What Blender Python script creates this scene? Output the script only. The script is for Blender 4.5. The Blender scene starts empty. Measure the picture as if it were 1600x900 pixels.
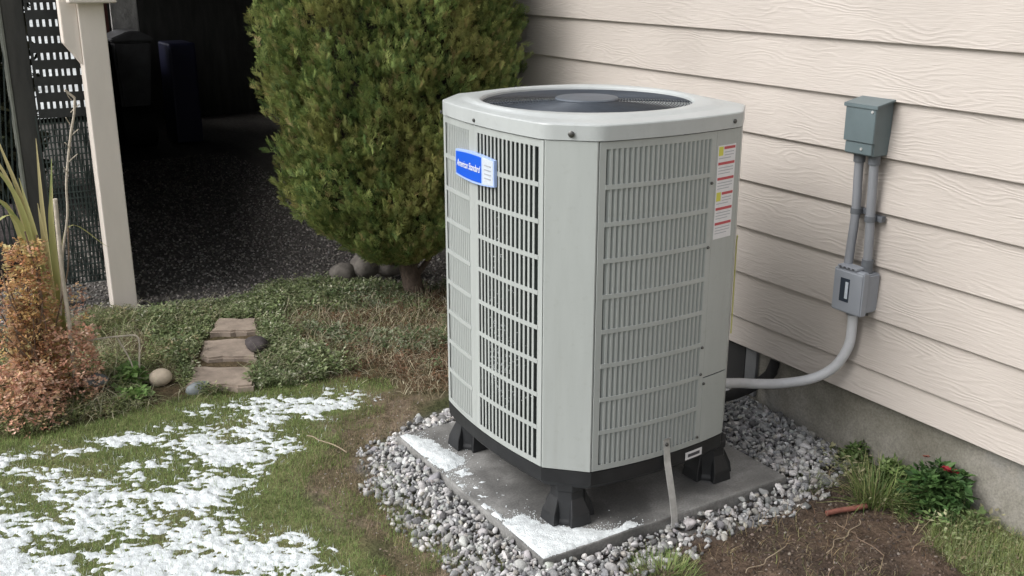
import bpy, bmesh, math, random
import numpy as np
from mathutils import Vector, Matrix
random.seed(4); rng = np.random.default_rng(11)
R = math.radians
S = bpy.context.scene; C = S.collection

# ---------------------------------------------------------------- camera, sky, sun, exposure
cam = bpy.data.cameras.new('camera'); co = bpy.data.objects.new('camera', cam); C.objects.link(co)
co.location = (0, 0, 1.55); co.rotation_euler = (R(90 - 17.48), 0, R(-31.6))
cam.sensor_width = 36; cam.lens = 36.45; cam.clip_start = .02; cam.clip_end = 500
S.camera = co
W = bpy.data.worlds.new('World'); S.world = W; W.use_nodes = True
nt = W.node_tree; bg = nt.nodes['Background']
sky = nt.nodes.new('ShaderNodeTexSky'); sky.sky_type = 'NISHITA'; sky.sun_disc = False
SUN_EL, SUN_AZ = 43, -82          # azimuth measured from +Y towards +X
sky.sun_elevation = R(SUN_EL); sky.sun_rotation = R(SUN_AZ); sky.dust_density = 4; sky.air_density = 1; sky.ozone_density = 1
hs = nt.nodes.new('ShaderNodeHueSaturation'); hs.inputs['Saturation'].default_value = .22
nt.links.new(sky.outputs[0], hs.inputs['Color']); nt.links.new(hs.outputs[0], bg.inputs[0])
bg.inputs[1].default_value = .15
sl = bpy.data.lights.new('sun', 'SUN'); sl.energy = 1.35; sl.angle = R(36); sl.color = (1, .98, .955)
so = bpy.data.objects.new('sun', sl); C.objects.link(so)
d = Vector((math.sin(R(SUN_AZ)) * math.cos(R(SUN_EL)), math.cos(R(SUN_AZ)) * math.cos(R(SUN_EL)), math.sin(R(SUN_EL))))
so.rotation_euler = d.to_track_quat('Z', 'Y').to_euler()
S.view_settings.view_transform = 'Standard'; S.view_settings.look = 'None'
S.view_settings.exposure = .42; S.view_settings.gamma = 1
S.render.engine = 'CYCLES'

# ---------------------------------------------------------------- noise
def vnoise(x, y, seed=0, z=None):
    r = np.random.default_rng(seed + 77); T = r.random((256, 256))
    xi = np.floor(x).astype(int); yi = np.floor(y).astype(int); fx = x - xi; fy = y - yi
    fx = fx * fx * (3 - 2 * fx); fy = fy * fy * (3 - 2 * fy)
    g = lambda a, b: T[a % 256, b % 256]
    return (g(xi, yi) * (1 - fx) + g(xi + 1, yi) * fx) * (1 - fy) + (g(xi, yi + 1) * (1 - fx) + g(xi + 1, yi + 1) * fx) * fy
def fbm(x, y, f=1., o=4, seed=0, gain=.5):
    s = 0; a = 1; t = 0
    for k in range(o):
        s = s + a * vnoise(x * f + 13.7 * k, y * f + 5.1 * k, seed + k); t += a; a *= gain; f *= 2.03
    return s / t
def sdist(x, y, poly):            # signed distance to a ground outline, positive inside
    P = np.array(poly, float); Q = np.roll(P, -1, 0); x = np.asarray(x, float); y = np.asarray(y, float)
    D = np.full(x.shape, 1e9); ins = np.zeros(x.shape, bool)
    for (ax, ay), (bx_, by) in zip(P, Q):
        ex, ey = bx_ - ax, by - ay
        t = np.clip(((x - ax) * ex + (y - ay) * ey) / (ex * ex + ey * ey + 1e-12), 0, 1)
        D = np.minimum(D, np.hypot(x - ax - t * ex, y - ay - t * ey))
        c = ((ay > y) != (by > y)) & (x < (bx_ - ax) * (y - ay) / ((by - ay) or 1e-9) + ax); ins ^= c
    return np.where(ins, D, -D)
def sstep(a, b, v):
    t = np.clip((v - a) / (b - a), 0, 1); return t * t * (3 - 2 * t)

# ground outlines (metres)
LAWN = [(-3, -3), (1.0, -3), (.93, 1.9), (1.02, 2.3), (1.03, 2.5), (.97, 2.86), (1.08, 3.02), (1.2, 3.12), (1.27, 3.3), (1.42, 3.35), (1.60, 3.47), (1.5, 3.66), (1.2, 3.76), (.88, 3.82), (.63, 3.78), (.2, 3.8), (-3, 3.9)]
SNOW = [(-3, -3), (.86, -3), (.93, 2.0), (.98, 2.3), (.99, 2.50), (.86, 2.82), (.94, 3.0), (1.10, 3.08), (1.22, 3.28), (1.46, 3.29), (1.60, 3.44), (1.46, 3.64), (1.17, 3.72), (.88, 3.72), (.63, 3.66), (.41, 3.69), (.2, 3.72), (-3, 3.8)]
GRAV = [(1.63, 3.16), (1.50, 3.12), (1.35, 3.05), (1.23, 2.95), (1.19, 2.76), (1.17, 2.53), (1.19, 2.31), (1.17, 2.12), (1.17, 1.96), (1.20, 1.84), (1.42, 1.90), (1.59, 1.955), (1.79, 1.96), (1.95, 1.97), (2.13, 1.955), (2.3, 1.965), (2.49, 2.02), (2.58, 2.06), (2.66, 2.22), (2.74, 2.6), (2.74, 3.3), (2.2, 3.4), (1.8, 3.22)]
DIRT = [(1.66, 3.3), (1.50, 3.52), (1.38, 3.35), (1.24, 3.28), (1.22, 3.1), (1.07, 3.04), (.98, 2.86), (1.05, 2.5), (1.03, 2.26), (.97, 1.9), (1.0, 1.2), (1.3, 1.2), (1.3, 3.0)]
SOIL = [(2.62, 2.1), (2.4, 2.15), (1.7, 2.1), (1.3, 1.95), (1.1, 1.7), (1.2, -1), (2.3, -1), (2.36, 1.3), (2.40, 1.55), (2.52, 1.75), (2.56, 1.95)]
WEED = [(-3, 3.78), (.2, 3.8), (.63, 3.76), (.88, 3.81), (1.2, 3.74), (1.5, 3.62), (1.62, 3.4), (1.85, 3.3), (2.3, 3.45), (2.72, 3.5), (2.72, 4.4), (2.3, 4.62), (2.1, 4.72), (1.95, 4.95), (1.7, 5.02), (1.36, 4.86), (.95, 4.90), (.75, 5.05), (.5, 4.9), (-3, 5.0)]
DARK = [(.3, 4.9), (.75, 4.95), (.95, 4.8), (1.36, 4.75), (1.88, 4.9), (2.1, 4.5), (2.3, 4.4), (2.9, 4.3), (9, 4.3), (9, 14), (-2, 14), (-2, 4.9)]
def hgt(x, y):
    x = np.asarray(x, float); y = np.asarray(y, float)
    h = -.056 + .018 * (fbm(x, y, 1.6, 3, 5) - .5) + .010 * (fbm(x, y, 14, 3, 9) - .5)
    h = h - .004 * sstep(-.05, .05, sdist(x, y, GRAV)) + .012 * sstep(.0, .14, sdist(x, y, GRAV))
    s = sstep(-.02, .12, sdist(x, y, SOIL)); h = h + s * (.045 * (fbm(x, y, 9, 4, 21) - .5) + .004)
    w = sstep(0, .25, sdist(x, y, WEED)); h = h + w * (.02 + .05 * (fbm(x, y, 5, 3, 31) - .5))
    g = sstep(0, .4, sdist(x, y, DARK)); h = h - .02 * g
    return h

# ---------------------------------------------------------------- mesh + object helpers
ORG = {}
def mesh_np(V, F, col=None, smooth=False):
    V = np.asarray(V, np.float32); F = np.asarray(F, np.int32); n, k = F.shape
    me = bpy.data.meshes.new('m'); me.vertices.add(len(V)); me.vertices.foreach_set('co', V.ravel())
    me.loops.add(n * k); me.loops.foreach_set('vertex_index', F.ravel())
    me.polygons.add(n); me.polygons.foreach_set('loop_start', np.arange(0, n * k, k, dtype=np.int32))
    if smooth: me.polygons.foreach_set('use_smooth', np.ones(n, bool))
    me.update(calc_edges=True)
    if col is not None:
        a = me.color_attributes.new('tint', 'FLOAT_COLOR', 'POINT')
        c = np.ones((len(V), 4), np.float32); c[:, :3] = col; a.data.foreach_set('color', c.ravel())
    return me
def thing(name, label, cat, loc=(0, 0, 0), group=None):
    o = bpy.data.objects.new(name, None); C.objects.link(o); o.location = loc; o.empty_display_size = .05
    o['label'] = label; o['category'] = cat
    if group: o['group'] = group
    ORG[o.name] = Vector(loc); return o
def tag(o, label, cat, group=None):
    o['label'] = label; o['category'] = cat
    if group: o['group'] = group
    return o
def obj(name, me, mat=None, parent=None, kind=None, loc=None):
    """mesh given in world coordinates; stored relative to its parent's origin"""
    if isinstance(me, bmesh.types.BMesh):
        b = me; me = bpy.data.meshes.new(name); b.to_mesh(me); b.free()
    me.name = name; o = bpy.data.objects.new(name, me); C.objects.link(o)
    if mat and not me.materials: me.materials.append(mat)
    org = ORG[parent.name] if parent else Vector(loc or (0, 0, 0))
    if parent: o.parent = parent
    elif loc: o.location = loc
    if org.length: me.transform(Matrix.Translation(-org))
    ORG[o.name] = org
    if kind: o['kind'] = kind
    return o
def smooth(me, ang=40):
    for p in me.polygons: p.use_smooth = True
    try: me.set_sharp_from_angle(angle=R(ang))
    except Exception: pass
def b_box(b, x0, x1, y0, y1, z0, z1, bev=0, seg=2, M=None):
    r = bmesh.ops.create_cube(b, size=1); vs = r['verts']
    for v in vs: v.co = Vector(((x0 + x1) / 2 + v.co.x * (x1 - x0), (y0 + y1) / 2 + v.co.y * (y1 - y0), (z0 + z1) / 2 + v.co.z * (z1 - z0)))
    if bev:
        es = list({e for v in vs for e in v.link_edges})
        q = bmesh.ops.bevel(b, geom=es, offset=bev, segments=seg, affect='EDGES', profile=.6); vs = [v for v in {v for f in q['faces'] for v in f.verts} | {v for v in vs if v.is_valid}]
    if M is not None:
        for v in vs: v.co = M @ v.co
    return vs
def boxm(*a, **k):
    b = bmesh.new(); b_box(b, *a, **k); me = bpy.data.meshes.new('b'); b.to_mesh(me); b.free(); return me
def tube_arr(pts, rad, n=8, caps=True):
    P = [Vector(p) for p in pts]; rs = rad if hasattr(rad, '__len__') else [rad] * len(P)
    V = []; F = []; up = Vector((0.13, .21, .97)).normalized()
    for i, p in enumerate(P):
        t = (P[min(i + 1, len(P) - 1)] - P[max(i - 1, 0)]).normalized()
        a = t.cross(up if abs(t.dot(up)) < .95 else Vector((1, 0, 0))).normalized(); b = t.cross(a)
        if i and (a.dot(pa) < 0): a = -a; b = -b
        if i: a = (pa - t * pa.dot(t)).normalized(); b = t.cross(a)
        pa = a
        for k in range(n):
            w = 2 * math.pi * k / n; V.append(p + (a * math.cos(w) + b * math.sin(w)) * rs[i])
    for i in range(len(P) - 1):
        for k in range(n): F.append((i * n + k, i * n + (k + 1) % n, (i + 1) * n + (k + 1) % n, (i + 1) * n + k))
    if caps: F.append(tuple(range(n))[::-1]); F.append(tuple((len(P) - 1) * n + k for k in range(n)))
    return V, F
def tube(pts, rad, n=10, caps=True):
    V, F = tube_arr(pts, rad, n, caps); me = bpy.data.meshes.new('t'); me.from_pydata(V, [], F); me.update(); smooth(me, 50); return me
def spline(pts, m=8):
    P = [Vector(p) for p in pts]; P = [2 * P[0] - P[1]] + P + [2 * P[-1] - P[-2]]; out = []
    for i in range(1, len(P) - 2):
        for k in range(m):
            t = k / m; a, b, c, e = P[i - 1:i + 3]
            out.append(.5 * ((2 * b) + (c - a) * t + (2 * a - 5 * b + 4 * c - e) * t * t + (3 * b - a - 3 * c + e) * t ** 3))
    out.append(P[-2]); return out
def lathe(prof, c, n=48, cap=True):
    V = []; F = []
    for r, z in prof:
        for k in range(n): w = 2 * math.pi * k / n; V.append((c[0] + r * math.cos(w), c[1] + r * math.sin(w), z))
    for i in range(len(prof) - 1):
        for k in range(n): F.append((i * n + k, i * n + (k + 1) % n, (i + 1) * n + (k + 1) % n, (i + 1) * n + k))
    if cap: F.append(tuple(range(n))[::-1]); F.append(tuple((len(prof) - 1) * n + k for k in range(n)))
    me = bpy.data.meshes.new('l'); me.from_pydata(V, [], F); me.update(); smooth(me); return me
def scatter(protos, pos, rot, scl, col, shade=None):
    """protos: list of (V,F); pos (n,3); rot (n,3,3); scl (n,) or (n,3); col (n,3) -> joined arrays"""
    n = len(pos); pick = rng.integers(0, len(protos), n); VV = []; FF = []; CC = []; off = 0
    scl = np.asarray(scl); scl = scl[:, None] * np.ones(3) if scl.ndim == 1 else scl
    for k, pr in enumerate(protos):
        V, F = pr[0], pr[1]; idx = np.nonzero(pick == k)[0]
        if not len(idx): continue
        P = np.einsum('nij,nvj->nvi', rot[idx], V[None] * scl[idx][:, None, :]) + pos[idx][:, None, :]
        m = len(V); VV.append(P.reshape(-1, 3)); FF.append((F[None] + (np.arange(len(idx)) * m)[:, None, None]).reshape(-1, F.shape[1]) + off)
        c = np.repeat(col[idx][:, None, :], m, 1)
        if len(pr) > 2: c = c * pr[2][None]
        CC.append(c.reshape(-1, 3)); off += m * len(idx)
    return np.concatenate(VV), np.concatenate(FF), np.concatenate(CC)
def rots(yaw, tilt, roll):
    n = len(yaw); cy, sy = np.cos(yaw), np.sin(yaw); ct, st = np.cos(tilt), np.sin(tilt); cr, sr = np.cos(roll), np.sin(roll)
    Z = np.zeros((n, 3, 3)); Z[:, 0, 0] = cy; Z[:, 0, 1] = -sy; Z[:, 1, 0] = sy; Z[:, 1, 1] = cy; Z[:, 2, 2] = 1
    X = np.zeros((n, 3, 3)); X[:, 0, 0] = 1; X[:, 1, 1] = ct; X[:, 1, 2] = -st; X[:, 2, 1] = st; X[:, 2, 2] = ct
    Y = np.zeros((n, 3, 3)); Y[:, 0, 0] = cr; Y[:, 0, 1] = -sr; Y[:, 1, 0] = sr; Y[:, 1, 1] = cr; Y[:, 2, 2] = 1
    return Z @ X @ Y
def randrot(n): return rots(rng.uniform(0, 6.28, n), rng.uniform(0, 6.28, n), rng.uniform(0, 6.28, n))
def palette(n, cols, w=None, jit=.15):
    c = np.array(cols)[rng.choice(len(cols), n, p=w)]; return np.clip(c * (1 + jit * rng.standard_normal((n, 1))) * (1 + jit * .12 * rng.standard_normal((n, 3))), .004, .95)

def leaf_proto(n, rad, ht, size, seed, narrow=.5, droop=.3, stems=True):
    r = random.Random(seed); V = []; T = []
    for k in range(n):
        a = r.uniform(0, 6.28); t = r.uniform(.15, 1); rr = rad * r.uniform(.2, 1) * t ** .5; p = Vector((math.cos(a) * rr, math.sin(a) * rr, ht * t)); o_ = len(V)
        d_ = Vector((math.cos(a + r.uniform(-.8, .8)), math.sin(a + r.uniform(-.8, .8)), r.uniform(-droop, .6))).normalized(); s_ = d_.cross(Vector((r.uniform(-.3, .3), r.uniform(-.3, .3), 1))).normalized()
        L_ = size * r.uniform(.6, 1.2); w_ = L_ * narrow * .5; u = s_.cross(d_) * L_ * .12
        V += [p, p + d_ * L_ * .45 + s_ * w_, p + d_ * L_, p + d_ * L_ * .45 - s_ * w_, p + d_ * L_ * .5 - u]
        T += [(o_, o_ + 1, o_ + 4), (o_ + 1, o_ + 2, o_ + 4), (o_ + 2, o_ + 3, o_ + 4), (o_ + 3, o_, o_ + 4)]
        if stems and k % 2 == 0:
            o_ = len(V); V += [Vector((0, 0, 0)), Vector((.0015, .0015, 0)), p]; T.append((o_, o_ + 1, o_ + 2))
    return np.array([v[:] for v in V]), np.array(T)

# ---------------------------------------------------------------- materials
def mat(name, col=(.5, .5, .5), rough=.7, metal=0, spec=.5, attr=False, noise=None, bump=None, trans=0):
    """noise=(scale, amount, stretch) albedo mottling; bump=(scale, strength, distance)"""
    m = bpy.data.materials.new(name); m.use_nodes = True; t = m.node_tree; N = t.nodes; L = t.links
    p = N['Principled BSDF']; p.inputs['Roughness'].default_value = rough; p.inputs['Metallic'].default_value = metal; p.inputs['Specular IOR Level'].default_value = spec
    tc = N.new('ShaderNodeTexCoord'); out = None
    if attr:
        a = N.new('ShaderNodeVertexColor'); a.layer_name = 'tint'; out = a.outputs['Color']
    else:
        a = N.new('ShaderNodeRGB'); a.outputs[0].default_value = (*col, 1); out = a.outputs[0]
    if noise:
        mp = N.new('ShaderNodeMapping'); mp.inputs['Scale'].default_value = noise[2] if len(noise) > 2 else (1, 1, 1)
        no = N.new('ShaderNodeTexNoise'); no.inputs['Scale'].default_value = noise[0]; no.inputs['Detail'].default_value = 6; no.inputs['Roughness'].default_value = .65
        L.new(tc.outputs['Object'], mp.inputs[0]); L.new(mp.outputs[0], no.inputs['Vector'])
        mr = N.new('ShaderNodeMapRange'); mr.inputs['From Min'].default_value = .3; mr.inputs['From Max'].default_value = .7
        mr.inputs['To Min'].default_value = 1 - noise[1]; mr.inputs['To Max'].default_value = 1 + noise[1]
        L.new(no.outputs[0], mr.inputs[0])
        v = N.new('ShaderNodeVectorMath'); v.operation = 'SCALE'; L.new(out, v.inputs[0]); L.new(mr.outputs[0], v.inputs['Scale']); out = v.outputs[0]
    L.new(out, p.inputs['Base Color'])
    if bump:
        bs = bump if isinstance(bump, list) else [bump]; prev = None
        for s, st, ds in bs:
            no = N.new('ShaderNodeTexNoise'); no.inputs['Scale'].default_value = s; no.inputs['Detail'].default_value = 5
            L.new(tc.outputs['Object'], no.inputs['Vector']); b = N.new('ShaderNodeBump'); b.inputs['Strength'].default_value = st; b.inputs['Distance'].default_value = ds
            L.new(no.outputs[0], b.inputs['Height'])
            if prev: L.new(prev, b.inputs['Normal'])
            prev = b.outputs[0]
        L.new(prev, p.inputs['Normal'])
    if trans:
        tr = N.new('ShaderNodeBsdfTranslucent'); L.new(out, tr.inputs[0]); mx = N.new('ShaderNodeMixShader'); mx.inputs[0].default_value = trans
        L.new(p.outputs[0], mx.inputs[1]); L.new(tr.outputs[0], mx.inputs[2]); L.new(mx.outputs[0], N['Material Output'].inputs[0])
    return m
M = {}
M['unit'] = mat('unit_paint', (.385, .41, .40), .42, noise=(7, .08, (1, 1, .18)), bump=(260, .08, .002))
def streaks(m, amt=.08, col=(.22, .215, .19)):
    t = m.node_tree; N = t.nodes; L = t.links; p = N['Principled BSDF']; src = p.inputs['Base Color'].links[0].from_socket
    tc = N.new('ShaderNodeTexCoord'); mp = N.new('ShaderNodeMapping'); mp.inputs['Scale'].default_value = (26, 26, 1.6); L.new(tc.outputs['Object'], mp.inputs[0])
    n = N.new('ShaderNodeTexNoise'); n.inputs['Scale'].default_value = 1; n.inputs['Detail'].default_value = 7; n.inputs['Roughness'].default_value = .7; L.new(mp.outputs[0], n.inputs['Vector'])
    n2 = N.new('ShaderNodeTexNoise'); n2.inputs['Scale'].default_value = 55; n2.inputs['Detail'].default_value = 5; L.new(tc.outputs['Object'], n2.inputs['Vector'])
    mr = N.new('ShaderNodeMapRange'); mr.inputs['From Min'].default_value = .52; mr.inputs['From Max'].default_value = .72; mr.inputs['To Max'].default_value = amt * 2; L.new(n.outputs[0], mr.inputs[0])
    m2 = N.new('ShaderNodeMapRange'); m2.inputs['From Min'].default_value = .60; m2.inputs['From Max'].default_value = .72; m2.inputs['To Max'].default_value = amt * 1.6; L.new(n2.outputs[0], m2.inputs[0])
    ad = N.new('ShaderNodeMath'); ad.operation = 'ADD'; ad.use_clamp = True; L.new(mr.outputs[0], ad.inputs[0]); L.new(m2.outputs[0], ad.inputs[1])
    mx = N.new('ShaderNodeMix'); mx.data_type = 'RGBA'; L.new(ad.outputs[0], mx.inputs[0]); L.new(src, mx.inputs[6]); mx.inputs[7].default_value = (*col, 1); L.new(mx.outputs[2], p.inputs['Base Color'])
streaks(M['unit'])
M['unit_top'] = mat('unit_paint_skylit', (.43, .455, .455), .36, noise=(7, .07), bump=(200, .1, .002))  # same paint as the cabinet, lightened for skylight falling on the cap
streaks(M['unit_top'], .06)
M['black'] = mat('black_plastic', (.016, .017, .019), .5, noise=(12, .35), bump=(90, .15, .003))
M['coil'] = mat('coil_fins', (.028, .036, .034), .45, metal=.3, noise=(35, .6, (1, 1, .15)), bump=(150, .6, .004))
M['wire'] = mat('guard_wire', (.05, .06, .075), .45, metal=.2, noise=(20, .2))
M['blade'] = mat('fan_blade', (.10, .117, .14), .5, metal=.2, noise=(9, .25))
M['seam'] = mat('dark_inside', (.02, .02, .02), .8)
M['screw'] = mat('screw_metal', (.10, .10, .095), .4, metal=.7)
M['steel'] = mat('galvanised_steel', (.50, .50, .49), .42, metal=.35, noise=(30, .2), bump=(60, .2, .002))
M['foundation'] = None
M['box_teal'] = mat('grey_green_enamel', (.115, .150, .160), .42, noise=(9, .10), bump=(300, .06, .001))
M['box_grey'] = mat('light_grey_enamel', (.285, .305, .34), .42, noise=(9, .06))
M['pvc'] = mat('grey_conduit_plastic', (.225, .235, .255), .5, noise=(16, .10, (1, 1, .3)))
M['pvc_light'] = mat('pale_grey_conduit_plastic', (.55, .56, .58), .38, noise=(18, .08), bump=(120, .1, .002))
M['clamp'] = mat('conduit_strap', (.12, .13, .145), .5, noise=(30, .2))
M['blue'] = mat('badge_blue', (.012, .10, .62), .3)
M['badge'] = mat('badge_rim', (.36, .48, .78), .3)
M['silver'] = mat('badge_silver', (.55, .60, .66), .35, noise=(80, .1))
M['white'] = mat('white_print', (.78, .78, .78), .5)
M['sticker'] = mat('sticker_paper', (.72, .72, .74), .5, noise=(60, .05))
M['red'] = mat('red_print', (.48, .07, .08), .5)
M['yellow'] = mat('yellow_print', (.62, .60, .08), .5)
M['ink'] = mat('grey_print', (.36, .38, .42), .5)
M['ink_dark'] = mat('dark_print', (.07, .07, .08), .5)
M['wood_beige'] = mat('beige_painted_wood', (.80, .73, .66), .6, noise=(5, .07, (1, 1, .25)), bump=[(40, .15, .004)])
M['wood_dark'] = mat('dark_weathered_wood', (.060, .060, .055), .8, noise=(14, .35, (1, 1, .15)), bump=(60, .4, .004))
M['net'] = mat('dark_plastic_net', (.020, .022, .022), .6, noise=(40, .3))
M['net_green'] = mat('dark_green_net', (.035, .050, .045), .7, noise=(18, .4))
M['snow'] = mat('snow', (.66, .70, .715), .6, spec=.3, noise=(55, .20), bump=[(240, .6, .004), (60, .4, .01)])
M['leaf'] = mat('leaf', attr=True, rough=.6, spec=.35, trans=.25)
M['dry'] = mat('dry_leaf', attr=True, rough=.8, spec=.2, trans=.32)
M['cedar'] = mat('cedar_foliage', attr=True, rough=.65, spec=.25, trans=.15)
M['bark'] = mat('bark', (.075, .055, .042), .9, noise=(30, .5, (1, 1, .2)), bump=(60, .9, .01))
M['twig'] = mat('twig', (.17, .12, .085), .85, noise=(60, .3))
M['straw_twig'] = mat('straw_twig', (.30, .24, .17), .8)
M['palebark'] = mat('bleached_stem', (.50, .44, .36), .8, noise=(40, .2))
M['stone_att'] = mat('crushed_stone', attr=True, rough=.85, noise=(120, .22), bump=(160, .5, .003))
M['rock'] = mat('cobble', (.15, .135, .12), .85, noise=(25, .35), bump=[(30, .5, .01), (140, .4, .003)])
M['rock_tan'] = mat('tan_cobble', (.62, .52, .40), .75, noise=(25, .15), bump=(70, .3, .003))
M['rock_blue'] = mat('blue_grey_cobble', (.19, .21, .22), .8, noise=(25, .25), bump=(70, .3, .003))
M['rock_dark'] = mat('dark_rock', (.06, .05, .05), .85, noise=(30, .5), bump=(50, .6, .006))
M['paver'] = mat('brown_paver', (.29, .235, .19), .85, noise=(16, .28), bump=[(30, .4, .006), (160, .5, .002)])
M['red_twig'] = mat('red_brown_stick', (.20, .075, .055), .7, noise=(50, .3))
M['bin'] = mat('dark_bin_plastic', (.11, .11, .115), .5, noise=(10, .2))
M['tarp'] = mat('pale_tarp', (.75, .73, .70), .7, noise=(7, .2), bump=(12, .6, .03))
M['rubber'] = mat('rubber', (.012, .012, .012), .7)
M['brick_red'] = mat('red_brown_board', (.13, .05, .04), .8, noise=(20, .3))
M['blue_tub'] = mat('dark_blue_plastic', (.02, .022, .06), .5)
M['pipe_foam'] = mat('black_pipe_foam', (.018, .017, .017), .9, noise=(30, .3), bump=(50, .4, .004))
M['flower'] = mat('red_petal', (.22, .012, .02), .6)

def siding_mat():
    m = bpy.data.materials.new('embossed_siding'); m.use_nodes = True; t = m.node_tree; N = t.nodes; L = t.links; p = N['Principled BSDF']
    tc = N.new('ShaderNodeTexCoord'); oi = N.new('ShaderNodeObjectInfo')
    off = N.new('ShaderNodeVectorMath'); off.operation = 'MULTIPLY_ADD'
    cb = N.new('ShaderNodeCombineXYZ'); L.new(oi.outputs['Random'], cb.inputs[0]); L.new(oi.outputs['Random'], cb.inputs[1]); L.new(oi.outputs['Random'], cb.inputs[2])
    off.inputs[1].default_value = (0, 31, 17); L.new(cb.outputs[0], off.inputs[0]); L.new(tc.outputs['Object'], off.inputs[2])
    mp = N.new('ShaderNodeMapping'); mp.inputs['Scale'].default_value = (.5, .34, 1.3); L.new(off.outputs[0], mp.inputs[0])
    n1 = N.new('ShaderNodeTexNoise'); n1.inputs['Scale'].default_value = 9; n1.inputs['Detail'].default_value = 2; L.new(mp.outputs[0], n1.inputs['Vector'])
    sx = N.new('ShaderNodeSeparateXYZ'); L.new(off.outputs[0], sx.inputs[0])
    def math_(op, a, b):
        q = N.new('ShaderNodeMath'); q.operation = op
        for i, v in enumerate((a, b)):
            if v is None: continue
            if isinstance(v, (int, float)): q.inputs[i].default_value = v
            else: L.new(v, q.inputs[i])
        return q.outputs[0]
    ph = math_('ADD', math_('MULTIPLY', sx.outputs[2], 330), math_('MULTIPLY', n1.outputs[0], 62))
    s = math_('SINE', ph, None); s = math_('POWER', math_('ADD', math_('MULTIPLY', s, .5), .5), 1.5)
    # the emboss comes and goes along the board
    n2 = N.new('ShaderNodeTexNoise'); n2.inputs['Scale'].default_value = 7; n2.inputs['Detail'].default_value = 3; L.new(mp.outputs[0], n2.inputs['Vector'])
    mr = N.new('ShaderNodeMapRange'); mr.inputs['From Min'].default_value = .38; mr.inputs['From Max'].default_value = .62; mr.inputs['To Min'].default_value = .1; L.new(n2.outputs[0], mr.inputs[0])
    h = math_('MULTIPLY', s, mr.outputs[0])
    mp2 = N.new('ShaderNodeMapping'); mp2.inputs['Scale'].default_value = (1, .08, 1); L.new(off.outputs[0], mp2.inputs[0])
    n3 = N.new('ShaderNodeTexNoise'); n3.inputs['Scale'].default_value = 230; n3.inputs['Detail'].default_value = 4; L.new(mp2.outputs[0], n3.inputs['Vector'])
    b1 = N.new('ShaderNodeBump'); b1.inputs['Strength'].default_value = .55; b1.inputs['Distance'].default_value = .0013; L.new(h, b1.inputs['Height'])
    b2 = N.new('ShaderNodeBump'); b2.inputs['Strength'].default_value = .7; b2.inputs['Distance'].default_value = .0020; L.new(n3.outputs[0], b2.inputs['Height']); L.new(b1.outputs[0], b2.inputs['Normal'])
    L.new(b2.outputs[0], p.inputs['Normal'])
    n4 = N.new('ShaderNodeTexNoise'); n4.inputs['Scale'].default_value = 2.2; n4.inputs['Detail'].default_value = 6; L.new(off.outputs[0], n4.inputs['Vector'])
    cr = N.new('ShaderNodeValToRGB'); cr.color_ramp.elements[0].position = .3; cr.color_ramp.elements[1].position = .7
    cr.color_ramp.elements[0].color = (.435, .393, .358, 1); cr.color_ramp.elements[1].color = (.505, .459, .42, 1); L.new(n4.outputs[0], cr.inputs[0])
    L.new(cr.outputs[0], p.inputs['Base Color']); p.inputs['Roughness'].default_value = .55
    return m
M['siding'] = siding_mat()

def mixmat(name, stops, scale, rough=.85, bump=None, stretch=(1, 1, 1), detail=8, wet=None):
    m = bpy.data.materials.new(name); m.use_nodes = True; t = m.node_tree; N = t.nodes; L = t.links; p = N['Principled BSDF']; p.inputs['Roughness'].default_value = rough
    tc = N.new('ShaderNodeTexCoord'); mp = N.new('ShaderNodeMapping'); mp.inputs['Scale'].default_value = stretch; L.new(tc.outputs['Object'], mp.inputs[0])
    no = N.new('ShaderNodeTexNoise'); no.inputs['Scale'].default_value = scale; no.inputs['Detail'].default_value = detail; no.inputs['Roughness'].default_value = .62; L.new(mp.outputs[0], no.inputs['Vector'])
    cr = N.new('ShaderNodeValToRGB'); e = cr.color_ramp.elements
    while len(e) < len(stops): e.new(.5)
    for i, (q, c) in enumerate(stops): e[i].position = q; e[i].color = (*c, 1)
    L.new(no.outputs[0], cr.inputs[0]); out = cr.outputs[0]
    n2 = N.new('ShaderNodeTexNoise'); n2.inputs['Scale'].default_value = 160; n2.inputs['Detail'].default_value = 4; L.new(tc.outputs['Object'], n2.inputs['Vector'])
    mr = N.new('ShaderNodeMapRange'); mr.inputs['From Min'].default_value = .3; mr.inputs['From Max'].default_value = .7; mr.inputs['To Min'].default_value = .8; mr.inputs['To Max'].default_value = 1.2; L.new(n2.outputs[0], mr.inputs[0])
    v = N.new('ShaderNodeVectorMath'); v.operation = 'SCALE'; L.new(out, v.inputs[0]); L.new(mr.outputs[0], v.inputs['Scale']); out = v.outputs[0]
    L.new(out, p.inputs['Base Color'])
    if wet:
        r2 = N.new('ShaderNodeMapRange'); r2.inputs['From Min'].default_value = .4; r2.inputs['From Max'].default_value = .6; r2.inputs['To Min'].default_value = wet[0]; r2.inputs['To Max'].default_value = wet[1]; L.new(no.outputs[0], r2.inputs[0]); L.new(r2.outputs[0], p.inputs['Roughness'])
    b = N.new('ShaderNodeBump'); b.inputs['Strength'].default_value = .5; b.inputs['Distance'].default_value = .002; L.new(n2.outputs[0], b.inputs['Height']); L.new(b.outputs[0], p.inputs['Normal'])
    return m
M['foundation'] = mixmat('old_foundation_concrete', [(.3, (.135, .125, .10)), (.45, (.20, .19, .16)), (.55, (.265, .25, .22)), (.72, (.235, .235, .225))], 3.2)
M['pad'] = mixmat('damp_pad_concrete', [(.34, (.10, .10, .098)), (.48, (.165, .163, .158)), (.60, (.26, .258, .25))], 4.5, wet=(.35, .8))
def ground_mat():
    m = mat('ground_soil', attr=True, rough=.95, spec=.15, noise=(45, .45), bump=[(60, .8, .015), (200, .7, .005)])
    return m
M['ground'] = ground_mat()

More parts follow.
